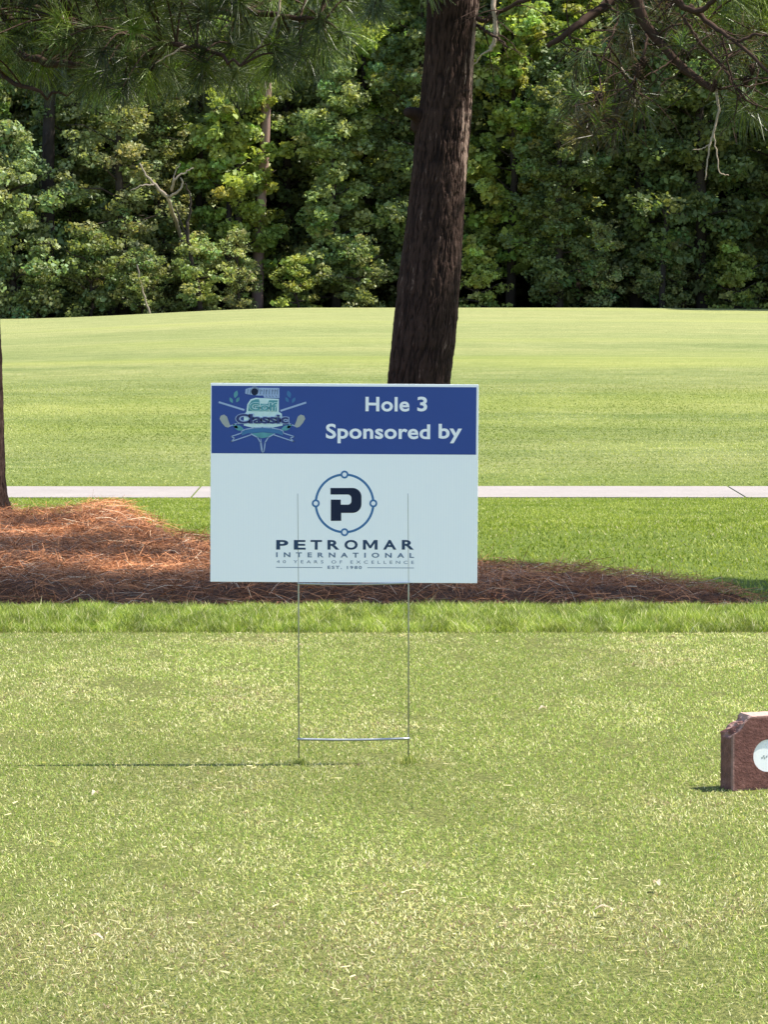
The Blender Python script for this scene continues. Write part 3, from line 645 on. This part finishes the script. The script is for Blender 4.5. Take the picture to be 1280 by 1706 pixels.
# named stems
def stem(name, label, P, r0, r1, m, extra=()):
    pts = curve_pts(P, 6, .012, rs); base = pts[0].copy(); base[2] = hz(base[0], base[1])
    t_ = thing(name, label, 'tree', tuple(base)); a = Acc(); tube(a, pts - base, np.linspace(r0, r1, len(pts)), 9); obj('trunk', a.mesh('trunk', m, True), t_)
    for Q, a0, a1 in extra:
        a = Acc(); q = curve_pts(Q, 5, .015, rs); tube(a, q - base, np.linspace(a0, a1, len(q)), 6); obj('branch', a.mesh('branch', m, True), t_)
m_pink = bark_mat('pinkish pine bark', (.06, .04, .032), (.17, .11, .09), (.32, .21, .18)); m_darkw = plain('dark stem bark', (.035, .028, .024), .95, .1, var=.3, sc=5)  # thin stems get one dark bark tone, varied at random
m_snag = plain('bleached dead wood', (.24, .20, .16), .85, .1, var=.25, sc=6)
stem('bare_pine', 'straight pinkish pine trunk showing between the bright tree and dark tree', B((428, 520, 117.4), (431, 430, 117.3), (435, 330, 117.2), (440, 260, 117.2), (446, 100, 117)), .20, .15, m_pink)
stem('bare_tree', 'pale forked dead tree with crooked branches in the olive leaves', B((335, 520, 117), (318, 450, 116.6), (298, 385, 115.4), (284, 345, 113.6), (280, 328, 113.2)), .07, .055, m_snag,
     [(B((280, 328, 113.2), (262, 312, 113.1), (246, 296, 113), (232, 272, 113)), .07, .02), (B((256, 308, 113), (236, 308, 112.9), (216, 318, 112.9)), .035, .015), (B((282, 328, 113.2), (298, 318, 113), (304, 304, 113), (300, 296, 113)), .045, .02),
      (B((286, 318, 113.2), (290, 300, 113), (306, 288, 113), (322, 280, 113)), .045, .018), (B((288, 302, 113), (292, 285, 113), (300, 272, 113)), .025, .012)])
stem('leaning_tree', 'thin dark trunk with a fork leaning over the yellowish bush', B((334, 516, 113.6), (328, 470, 113.6), (314, 410, 113.6), (312, 370, 113.6)), .08, .05, m_darkw,
     [(B((312, 372, 113.6), (318, 350, 113.6), (316, 325, 113.6), (308, 305, 113.6)), .05, .02), (B((312, 395, 113.6), (302, 370, 113.6), (292, 345, 113.6)), .045, .02)])
stem('sapling', 'slim pale grey stem leaning at the edge of the fairway', B((250, 524, 112.9), (242, 500, 112.9), (234, 470, 112.9), (228, 440, 112.9)), .035, .02, m_snag)
stem('dark_stem', 'short dark trunk standing just beside the pinkish trunk', B((388, 518, 115), (384, 470, 115), (380, 420, 115.4), (382, 330, 116.8)), .14, .10, m_darkw)
stem('dark_stem', 'straight dark trunk among the broad dark trees below the hanging twig', B((1104, 512, 113.8), (1106, 440, 113.9), (1110, 380, 114), (1116, 340, 114)), .10, .07, m_darkw,
     [(B((1112, 375, 114), (1122, 355, 114), (1130, 330, 114)), .05, .02), (B((1110, 365, 114), (1104, 345, 114), (1100, 325, 114)), .04, .02)])
stem('high_trunk', 'tall dark trunk with a pale torn strip under the pine needles', B((76, 520, 116), (78, 400, 116), (80, 260, 116), (84, 100, 116), (86, -60, 116)), .26, .16, m_darkw,
     [(B((70, 330, 115.6), (66, 290, 115.6), (72, 250, 115.6), (78, 220, 115.6)), .02, .05)])

# woodland mass behind everything
r = np.random.RandomState(77); c = np.stack([r.uniform(-36, 36, 6500), r.uniform(129, 139, 6500), r.uniform(-1.5, 18, 6500)], 1)
a = Acc(); leaves(a, c, r.uniform(.8, 1.5, len(c)), 26, .6, DG, r)
for i in range(60):
    x = r.uniform(-34, 34); y = r.uniform(128, 136); tube(a, np.array([(x, y, -1.2), (x + r.normal(0, .3), y, 8), (x + r.normal(0, .5), y, 16)]), (.25, .2, .1), 6, (.07, .055, .045))
tag(obj('woodland', a.mesh('woodland', m_leaf)), 'dark mass of woodland closing the view behind the trees', 'woodland', kind='stuff')

# ------------------------------------------------------------------ yard sign
YS = 8.05; X0 = at(573.7, 1275, YS)[0]; ROLL = R(.33)
def sp(px, py):
    p = at(px, py, YS); x, z = p[0] - X0, p[2]; c, s = math.cos(-ROLL), math.sin(-ROLL)
    return (x * c + z * s, -x * s + z * c)
sign = thing('yard_sign', 'corrugated plastic yard sign with a blue band reading Hole 3 on wire stakes', 'sign', (X0, YS, 0)); sign.rotation_euler = (0, ROLL, 0)
m_pan, t, b = mat('corrugated plastic'); tc = N(t, 'TexCoord').outputs['Object']
b.inputs[0].default_value = (.92, .935, .935, 1); b.inputs['Roughness'].default_value = .38; b.inputs['Specular IOR Level'].default_value = .4
wv = N(t, 'TexWave', wave_type='BANDS', bands_direction='X'); wv.inputs['Scale'].default_value = 55; t.links.new(tc, wv.inputs[0]); bump(t, b, wv.outputs['Fac'], .12, .001)
m_band = plain('blue print', (.022, .062, .27), .4, .35, var=.08, sc=8)
m_navy = plain('navy print', (.008, .016, .045), .5, .2); m_ring = plain('steel blue print', (.055, .17, .36), .5, .2)
m_wht = plain('white print', (.85, .87, .90), .5, .2, var=.02); m_teal = plain('teal print', (.10, .30, .34), .5, .2, var=.3, sc=60); m_lblue = plain('pale blue print', (.32, .42, .62), .5, .2, var=.15, sc=60)
m_grey = plain('grey print', (.36, .38, .36), .5, .2); m_slate = plain('slate print', (.03, .06, .12), .5, .2); m_greyblue = plain('faint blue grey print', (.13, .19, .28), .5, .2)
m_mint = plain('pale mint print', (.55, .72, .72), .5, .2, var=.15, sc=80)
xl, zt = sp(351, 638); xr, _ = sp(798, 641); _, zb_ = sp(353, 969); PT = .004
def box(name, x0, x1, y0, y1, z0, z1, m, parent, bev=0):
    bm = bmesh.new(); bmesh.ops.create_cube(bm, size=1)
    for v in bm.verts: v.co = Vector((x0 if v.co.x < 0 else x1, y0 if v.co.y < 0 else y1, z0 if v.co.z < 0 else z1))
    if bev: bmesh.ops.bevel(bm, geom=bm.edges[:], offset=bev, segments=2, affect='EDGES')
    me = bpy.data.meshes.new(name); bm.to_mesh(me); bm.free(); me.materials.append(m); return obj(name, me, parent)
panel = box('panel', xl, xr, -PT / 2, PT / 2, zb_, zt, m_pan, sign, .0006)
def poly(name, rings, y, th, m, parent):
    """flat print: list of closed outlines (x, z) given thickness th, front at y - th"""
    bm = bmesh.new()
    for pts in rings:
        vs = [bm.verts.new((x, y, z)) for x, z in pts]; 
        try: f = bm.faces.new(vs)
        except ValueError: continue
        f.normal_update()
        if f.normal.y > 0: f.normal_flip()
        e = bmesh.ops.extrude_face_region(bm, geom=[f]); bmesh.ops.translate(bm, verts=[v for v in e['geom'] if isinstance(v, bmesh.types.BMVert)], vec=(0, -th, 0))
    bmesh.ops.triangulate(bm, faces=bm.faces[:])
    me = bpy.data.meshes.new(name); bm.to_mesh(me); bm.free(); me.materials.append(m); return obj(name, me, parent)
YF = -PT / 2
bx0, bz1 = sp(352.5, 642.5); bx1, bz0 = sp(793.5, 757.5)
band = poly('header_band', [[(bx0, bz0), (bx1, bz0), (bx1, bz1), (bx0, bz1)]], YF, .0003, m_band, sign)
def text(name, body, px0, px1, pbase, pcap, m, y, bold=.0, track=1.0, parent=None):
    """lettering whose ink spans photo columns px0..px1, baseline and cap line at the given rows"""
    cu = bpy.data.curves.new('lettering', 'FONT'); cu.body = body; cu.size = 1; cu.offset = bold; cu.space_character = track; cu.resolution_u = 4; cu.extrude = .02
    tmp = bpy.data.objects.new('tmp', cu); C.objects.link(tmp); cu2 = cu.copy(); cu2.body = 'H'; tmp2 = bpy.data.objects.new('tmp', cu2); C.objects.link(tmp2)
    bpy.context.view_layer.update(); dg = bpy.context.evaluated_depsgraph_get()
    me = bpy.data.meshes.new_from_object(tmp.evaluated_get(dg)); mh = bpy.data.meshes.new_from_object(tmp2.evaluated_get(dg))
    hb0 = min(v.co.y for v in mh.vertices); hb1 = max(v.co.y for v in mh.vertices); xa = min(v.co.x for v in me.vertices); xb = max(v.co.x for v in me.vertices)
    bpy.data.objects.remove(tmp); bpy.data.objects.remove(tmp2)
    x0, z0 = sp(px0, pbase); x1, _ = sp(px1, pbase); _, z1 = sp(px0, pcap); kx = (x1 - x0) / (xb - xa); kz = (z1 - z0) / (hb1 - hb0)
    for v in me.vertices: v.co = Vector((x0 + (v.co.x - xa) * kx, y - .0002 - v.co.z * .008, z0 + (v.co.y - hb0) * kz))
    me.name = name; me.materials.clear(); me.materials.append(m); return obj(name, me, parent or sign)
YB = YF - .0003
for wd_, a_, b_, lo, hi in (('Hole', 609, 682.5, 685, 661), ('3', 695.5, 712, 685, 661), ('Sponsored', 543, 717, 730.5, 706), ('by', 731, 770, 730.5, 706)):
    text('lettering', wd_, a_, b_, lo, hi, m_wht, YB, .024, 1.04, band)
# ring, nodes and P
def arc(cx, cy, r_, a0, a1, n=48): return [(cx + r_ * math.cos(R(a0 + (a1 - a0) * i / n)), cy + r_ * math.sin(R(a0 + (a1 - a0) * i / n))) for i in range(n + 1)]
cxp, cyp, rp = 574.2, 838.5, 48.0
def ring_quads(cx, cy, ri, ro, n=72):
    bm_r = []
    for i in range(n):
        a0, a1 = 360 * i / n, 360 * (i + 1) / n
        bm_r.append([sp(*p) for p in (arc(cx, cy, ro, a0, a1, 1) + arc(cx, cy, ri, a1, a0, 1))])
    return bm_r
logo = poly('logo_ring', ring_quads(cxp, cyp, rp - 1.9, rp + 1.9), YF, .0002, m_ring, sign)
for ax, ay in ((0, -1), (1, 0), (0, 1), (-1, 0)):
    poly('ring_node', ring_quads(cxp + ax * rp, cyp + ay * rp, 3.6, 6.6, 24), YF - .0002, .0003, m_ring, logo)
    poly('node_centre', [[sp(*p) for p in arc(cxp + ax * rp, cyp + ay * rp, 3.8, 0, 345, 23)]], YF - .0002, .0002, m_wht, logo)
q = lambda x, y: sp(440 + x / 4.741, 770 + y / 4.741)
P_ = [(525, 203), (700, 203)] + arc(700, 273, 70, -80, 0, 8) + [(770, 330)] + arc(700, 330, 70, 10, 90, 8) + [(610, 400), (610, 463), (528, 463), (528, 295), (606, 295), (606, 335), (662, 335)] + arc(662, 307, 28, 80, 0, 6) + [(690, 283)] + arc(662, 283, 28, -10, -90, 6) + [(525, 255)]
poly('logo_letter', [[q(*p) for p in P_]], YF, .0003, m_navy, sign)
for ch, xa_, xb_ in zip('PETROMAR', (52, 203, 345, 490, 635, 793, 965, 1125), (155, 303, 443, 592, 748, 918, 1078, 1228)):
    xa_, xb_ = 450 + xa_ / 5.12, 450 + xb_ / 5.12
    if ch == 'M':
        M_ = [(0, 0), (0, 1), (.24, 1), (.5, .42), (.76, 1), (1, 1), (1, 0), (.80, 0), (.80, .66), (.56, .14), (.44, .14), (.20, .66), (.20, 0)]
        poly('lettering', [[sp(xa_ + (xb_ - xa_) * x, 915.5 - 16 * z) for x, z in M_]], YF, .0002, m_slate, sign)
    else: text('lettering', ch, xa_, xb_, 915.5, 899.5, m_slate, YF, .03)
text('lettering', 'INTERNATIONAL', 460, 690, 928, 920, m_greyblue, YF, .028, 2.1)
text('lettering', '40 YEARS OF EXCELLENCE', 461, 690, 938, 933, m_greyblue, YF, .0, 1.9)
text('lettering', 'EST. 1980', 546, 603, 947.5, 942.5, m_greyblue, YF, .02, 1.3)
poly('rule', [[sp(460, 945.6), sp(537, 945.9), sp(537, 944.9), sp(460, 944.6)]], YF, .0002, m_greyblue, sign); poly('rule', [[sp(612, 946.2), sp(690, 946.6), sp(690, 945.6), sp(612, 945.2)]], YF, .0002, m_greyblue, sign)
# tournament emblem
e = lambda x, y: sp(350 + x / 7.11, 630 + y / 7.11)
emb = bpy.data.objects.new('emblem', None); C.objects.link(emb); emb.parent = sign
def ep(name, rings, lay, m):
    if name in ('club_head', 'laurel_leaf', 'ribbon'):
        for rg in rings: poly(name, [[e(*p) for p in rg]], YB - .00015 * lay, .00015, m, emb)
    else: poly(name, [[e(*p) for p in rg] for rg in rings], YB - .00015 * lay, .00015, m, emb)
def stroke(pts, w):
    out = []
    for (x0, y0), (x1, y1) in zip(pts[:-1], pts[1:]):
        L = math.hypot(x1 - x0, y1 - y0) or 1; nx, ny = -(y1 - y0) / L * w / 2, (x1 - x0) / L * w / 2; ex, ey = (x1 - x0) / L * w * .3, (y1 - y0) / L * w * .3
        out.append([(x0 + nx - ex, y0 + ny - ey), (x1 + nx + ex, y1 + ny + ey), (x1 - nx + ex, y1 - ny + ey), (x0 - nx - ex, y0 - ny - ey)])
    return out
def leaf(cx, cy, L, W, ang):
    o = [(t_ * L, W * math.sin(math.pi * (t_ + .5) ) if False else W * math.cos(t_ * math.pi)) for t_ in np.linspace(-.5, .5, 9)]; o += [(x, -y) for x, y in o[-2:0:-1]]
    c, s = math.cos(R(ang)), math.sin(R(ang)); return [(cx + x * c - y * s, cy + x * s + y * c) for x, y in o]
ep('club_shaft', stroke([(108, 285), (400, 375)], 22), 1, m_lblue); ep('club_shaft', stroke([(1132, 290), (840, 385)], 22), 1, m_lblue)
ep('club_neck', stroke([(215, 575), (320, 535), (420, 530)], 13), 1, m_lblue); ep('club_neck', stroke([(1025, 575), (930, 535), (830, 530)], 13), 1, m_lblue)
hd = [(112, 480), (125, 445), (165, 430), (200, 455), (222, 520), (240, 560), (215, 585), (180, 575), (140, 530)]
ep('club_head', [hd, [(1240 - x, y) for x, y in hd]], 2, m_grey)
for s_ in (1, -1):
    X_ = lambda x: x if s_ == 1 else 1240 - x
    ep('laurel_leaf', [leaf(X_(305), 190, 95, 24, -72 * s_), leaf(X_(328), 255, 70, 18, -60 * s_), leaf(X_(250), 260, 75, 18, 62 * s_)], 1, m_teal if s_ == 1 else m_ring)
    ep('laurel_leaf', [leaf(X_(340), 590, 130, 30, 18 * s_), leaf(X_(300), 570, 80, 18, 40 * s_)], 1, m_teal)
ep('badge', [[(430, 400), (440, 310), (480, 250), (540, 232), (815, 245), (815, 400), (850, 420), (860, 560), (720, 590), (520, 590), (400, 560), (400, 430)]], 1, m_mint)
ep('badge_inset', [[(450, 390), (455, 320), (490, 268), (540, 250), (580, 250), (590, 300), (680, 305), (700, 260), (800, 262), (790, 395)]], 2, m_teal)
ep('name_plate', [[(415, 180), (420, 130), (470, 112), (820, 115), (822, 235), (640, 232), (630, 205), (560, 205), (440, 190)]], 2, m_lblue)
ep('name_strokes', sum([stroke([(x, 135), (x - 6, 190)], 9) for x in (450, 480, 600, 640, 670, 705, 740, 770, 800)], []) + sum([stroke([(x, 150), (x + 22, 150)], 8) for x in (600, 660, 730, 770)], []) + sum([stroke([(x, 208), (x + 14, 222)], 8) for x in (660, 700, 735, 775)], []), 3, m_greyblue)
ep('name_ball', [arc(528, 160, 42, 0, 350, 24)], 3, m_navy); ep('name_ball', [stroke(arc(528, 150, 50, -150, 10, 10), 12)[i] for i in range(10)], 4, m_lblue)
def etext(body, x0, x1, yb, yc, m, lay, bold): text('lettering', body, 350 + x0 / 7.11, 350 + x1 / 7.11, 630 + yb / 7.11, 630 + yc / 7.11, m, YB - .00015 * lay, bold, 1.0, emb)
etext('Golf', 462, 800, 388, 285, m_mint, 3, .075); etext('Golf', 468, 794, 384, 290, m_slate if False else m_teal, 5, .03)
etext('Classic', 296, 940, 540, 418, m_lblue, 4, .095); etext('Classic', 306, 930, 534, 424, plain('indigo print', (.035, .05, .16), .5, .2), 6, .03)
ban = [(375, 625), (420, 605), (520, 588), (620, 582), (720, 588), (820, 605), (865, 625), (865, 680), (800, 655), (620, 635), (440, 655), (375, 680)]
ep('ribbon', [ban], 3, m_ring)
ep('ribbon', [[(480, 655), (620, 640), (765, 655), (700, 695), (620, 710), (540, 695)]], 4, m_teal)
ep('ribbon_edge', stroke(ban[:7], 11) + stroke([(375, 625), (370, 650), (250, 690), (290, 710), (250, 750), (480, 672)], 12) + stroke([(865, 625), (870, 650), (995, 690), (950, 712), (995, 750), (760, 672)], 12), 5, m_lblue)
ep('golf_tee', stroke([(485, 660), (560, 700), (598, 760), (610, 860), (625, 880), (640, 860), (652, 760), (690, 700), (765, 660)], 13) + stroke([(600, 720), (622, 860)], 9) , 5, m_lblue)

# wire H-stake
m_wire, t, b = mat('galvanised wire'); b.inputs[0].default_value = (.42, .43, .44, 1); b.inputs['Metallic'].default_value = .85; b.inputs['Roughness'].default_value = .35
tc = N(t, 'TexCoord').outputs['Object']; t.links.new(ramp(t, noise(t, tc, 60, 3), [(.3, (.3, .3, .3)), (.7, (.5, .5, .5))]), b.inputs['Roughness'])
stake = bpy.data.objects.new('wire_stake', None); C.objects.link(stake); stake.parent = sign
def wire(name, P, rad=.0018, y=-.00045):
    a = Acc(); tube(a, np.array([(x, y + dy, z) for x, z, dy in P]), rad, 10); obj(name, a.mesh(name, m_wire, True), stake)
for px_a, px_b in ((496, 498), (680, 681)):
    x1, z1 = sp(px_a, 822); x0, _ = sp(px_b, 1275); wire('upright', [(x0, -.06, 0), ((x0 + x1) / 2, .42, 0), (x1, z1 - .004, 0), (x1, z1, 0)])
def bar(py, sag, name='crossbar', rad=.0018, yo=-.0035):
    xa, za = sp(495.5, py); xb, zb2 = sp(683, py); n = 16
    wire(name, [(xa + (xb - xa) * i / n, za + (zb2 - za) * i / n - sag * math.sin(math.pi * i / n) + (ROLL * (xb - xa) * i / n), 0) for i in range(n + 1)], rad, yo)
bar(972.0, .0026, rad=.0021); bar(1231, .0024, rad=.0030, yo=-.004)

# ------------------------------------------------------------------ stone tee marker
mk_c = at(1281, 1320, 7.64); YM = 7.64; YAW = R(20)
m_stone, t, b = mat('red brown stone'); tc = N(t, 'TexCoord').outputs['Object']; at_ = N(t, 'Attribute', attribute_name='tint')
c1 = ramp(t, noise(t, tc, 45, 5, .65), [(.3, (.07, .022, .016)), (.5, (.13, .045, .034)), (.7, (.20, .085, .066))])
c2 = mixc(t, at_.outputs['Fac'], c1, (.42, .27, .23)); t.links.new(c2, b.inputs[0]); b.inputs['Roughness'].default_value = .75
bump(t, b, noise(t, tc, 120, 4, .7), .6, .004)
mk = thing('tee_marker', 'reddish brown stone tee marker block with chipped corner and white disc', 'tee marker', (mk_c[0], YM, 0), 0); mk.rotation_euler = (0, 0, YAW)
HW, HH, CH, DP = .0865, .163, .036, .064
def outline(a):
    """outline point of the octagon-topped block in direction a from the disc centre"""
    cz = .074; pts = [(-HW, 0), (HW, 0), (HW, HH - CH), (HW - CH, HH), (-HW + CH, HH), (-HW, HH - CH)]; d = (math.cos(a), math.sin(a)); best = 9
    for (x0, z0), (x1, z1) in zip(pts, pts[1:] + pts[:1]):
        ex, ez = x1 - x0, z1 - z0; den = d[0] * ez - d[1] * ex
        if abs(den) < 1e-9: continue
        t_ = (x0 * ez - (z0 - cz) * ex) / den; u_ = (x0 * d[1] - (z0 - cz) * d[0]) / den
        if t_ > 0 and -1e-6 <= u_ <= 1 + 1e-6: best = min(best, t_)
    return d[0] * best, cz + d[1] * best
ang = sorted(set([i * 2 * math.pi / 120 for i in range(120)] + [math.atan2(z - .074, x) % (2 * math.pi) for x, z in ((-HW, 0), (HW, 0), (HW, HH - CH), (HW - CH, HH), (-HW + CH, HH), (-HW, HH - CH))]))
n = len(ang); RD = .0365; rows = []
ra = np.random.RandomState(4)
for t_, y_, sh in [(0, .007, 0), (0, 0, 0)] + [(k / 8, 0, 0) for k in range(1, 8)] + [(.97, .0004, 0), (1, .0035, 0)] + [(1, y_, 0) for y_ in np.linspace(.009, DP - .004, 9)] + [(1, DP, .004)]:
    row = []
    for a_ in ang:
        ox, oz = outline(a_); ix, iz = RD * math.cos(a_), .074 + RD * math.sin(a_)
        if t_ == 1 and sh == 0 and y_ == .0035: pass
        x, z = ix + (ox - ix) * t_, iz + (oz - iz) * t_
        if sh: x *= .97; z = (z - .078) * .97 + .078
        row.append((x, y_, z))
    rows.append(row)
V = np.array(rows); nr = len(rows); tint = np.zeros((nr, n, 3))
X_, Y_, Z_ = V[..., 0].copy(), V[..., 1].copy(), V[..., 2].copy()
dch = np.clip(1 - np.abs((X_ + HW) + (HH - Z_) - CH) / .012, 0, 1) * (X_ < -HW + CH + .008) * (Z_ > HH - CH - .010)
rough = fbm(X_ * 90 + 50, Y_ * 90 + Z_ * 70, 5, 3) - .5; rough2 = fbm(X_ * 40 + 9, Y_ * 50 + Z_ * 40, 8, 3) - .5
inside = (np.arange(nr)[:, None] > 2)
V[..., 0] += inside * (rough * .002 + dch * (.024 * rough2 + .010 * rough) ); V[..., 2] += inside * (rough * .0016 - dch * (.004 + .026 * rough2 + .008 * rough)) * (Z_ > .003)
V[..., 1] += (np.arange(nr)[:, None] > 8) * rough * .002
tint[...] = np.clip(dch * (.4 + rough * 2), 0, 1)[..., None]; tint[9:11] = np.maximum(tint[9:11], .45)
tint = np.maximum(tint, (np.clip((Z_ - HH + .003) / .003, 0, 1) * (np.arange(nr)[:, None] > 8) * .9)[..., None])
i = np.arange(nr - 1)[:, None] * n; j = np.arange(n)[None]; kk = (j + 1) % n
f4 = np.stack([i + j, i + kk, i + n + kk, i + n + j], -1).reshape(-1, 4)
a = Acc(); VV = np.concatenate([V.reshape(-1, 3), [[0, DP, .08]]]); m_ = nr * n
a.add(VV, [(m_, m_ - n + (q_ + 1) % n, m_ - n + q_) for q_ in range(n)], f4, np.concatenate([tint.reshape(-1, 3), [[0, 0, 0]]]))
me = a.mesh('block', m_stone); bm = bmesh.new(); bm.from_mesh(me); bmesh.ops.recalc_face_normals(bm, faces=bm.faces[:]); bm.to_mesh(me); bm.free(); obj('block', me, mk)
m_disc = plain('white enamel disc', (.82, .83, .82), .35, .4, var=.02)
bm = bmesh.new(); bmesh.ops.create_cone(bm, cap_ends=True, segments=64, radius1=RD, radius2=RD - .0012, depth=.004, matrix=Matrix.Translation((0, .0048, .074)) @ Matrix.Rotation(R(90), 4, 'X'))
me = bpy.data.meshes.new('disc'); bm.to_mesh(me); bm.free(); me.materials.append(m_disc); dsc = obj('disc', me, mk)
m_mark = plain('grey ink', (.35, .38, .38), .6, .2)
poly('disc_mark', [[(x + dx, z - .004 + dz) for dx, dz in ((-.0016, -.002), (.0012, -.0024), (.0022, 0), (.0014, .0022), (-.002, .0018))] for x, z in ((-.014, .074), (-.010, .0775), (-.008, .073), (-.003, .076), (.002, .079), (.008, .075), (.012, .078))], .0028, .0002, m_mark, dsc)

# ------------------------------------------------------------------ small litter on the turf
m_dry = plain('bleached dry leaf', (.72, .64, .50), .8, .1, var=.15, sc=80)
def litter_leaf(px, py, L, W, label, rz=0, m=m_dry):
    Yp = F * CAM[2] / (py - HY); p = at(px, py, Yp); bm = bmesh.new(); V = []
    nn = 9
    for i in range(nn):
        t_ = i / (nn - 1); w_ = W * math.sin(math.pi * (t_ * .92 + .04)) ** .7 * (1 + .2 * math.sin(i * 2.3)); x = (t_ - .5) * L
        V.append([bm.verts.new((x, s_ * w_ / 2, .014 + .35 * abs(s_) * w_ + .006 * math.sin(t_ * 3))) for s_ in (-1, 0, 1)])
    for i in range(nn - 1):
        for k in range(2): bm.faces.new((V[i][k], V[i + 1][k], V[i + 1][k + 1], V[i][k + 1]))
    bmesh.ops.solidify(bm, geom=bm.faces[:], thickness=.0006)
    me = bpy.data.meshes.new('fallen_leaf'); bm.to_mesh(me); bm.free(); me.materials.append(m)
    o = obj('fallen_leaf', me); o.location = (p[0], Yp, 0); o.rotation_euler = (0, 0, rz); tag(o, label, 'leaf', 'dry leaves lying on the turf')
litter_leaf(905, 1195, .022, .014, 'pale dry leaf lying on the turf between the wire stakes and the stone marker', .3)
litter_leaf(158, 1340, .018, .012, 'small pale dry leaf on the turf nearer than the sign shadow', 1.0)
litter_leaf(1095, 1495, .020, .012, 'curled whitish leaf on dry turf below the stone marker', 2.0)
litter_leaf(500, 1087, .018, .010, 'tiny pale leaf close beside the wire upright near the longer grass', .5)
litter_leaf(1005, 1538, .03, .008, 'long whitish clipping lying in the dry straw coloured turf', .1)
litter_leaf(160, 1588, .028, .010, 'cream coloured clipping in the dry patch nearest the camera', 2.6)
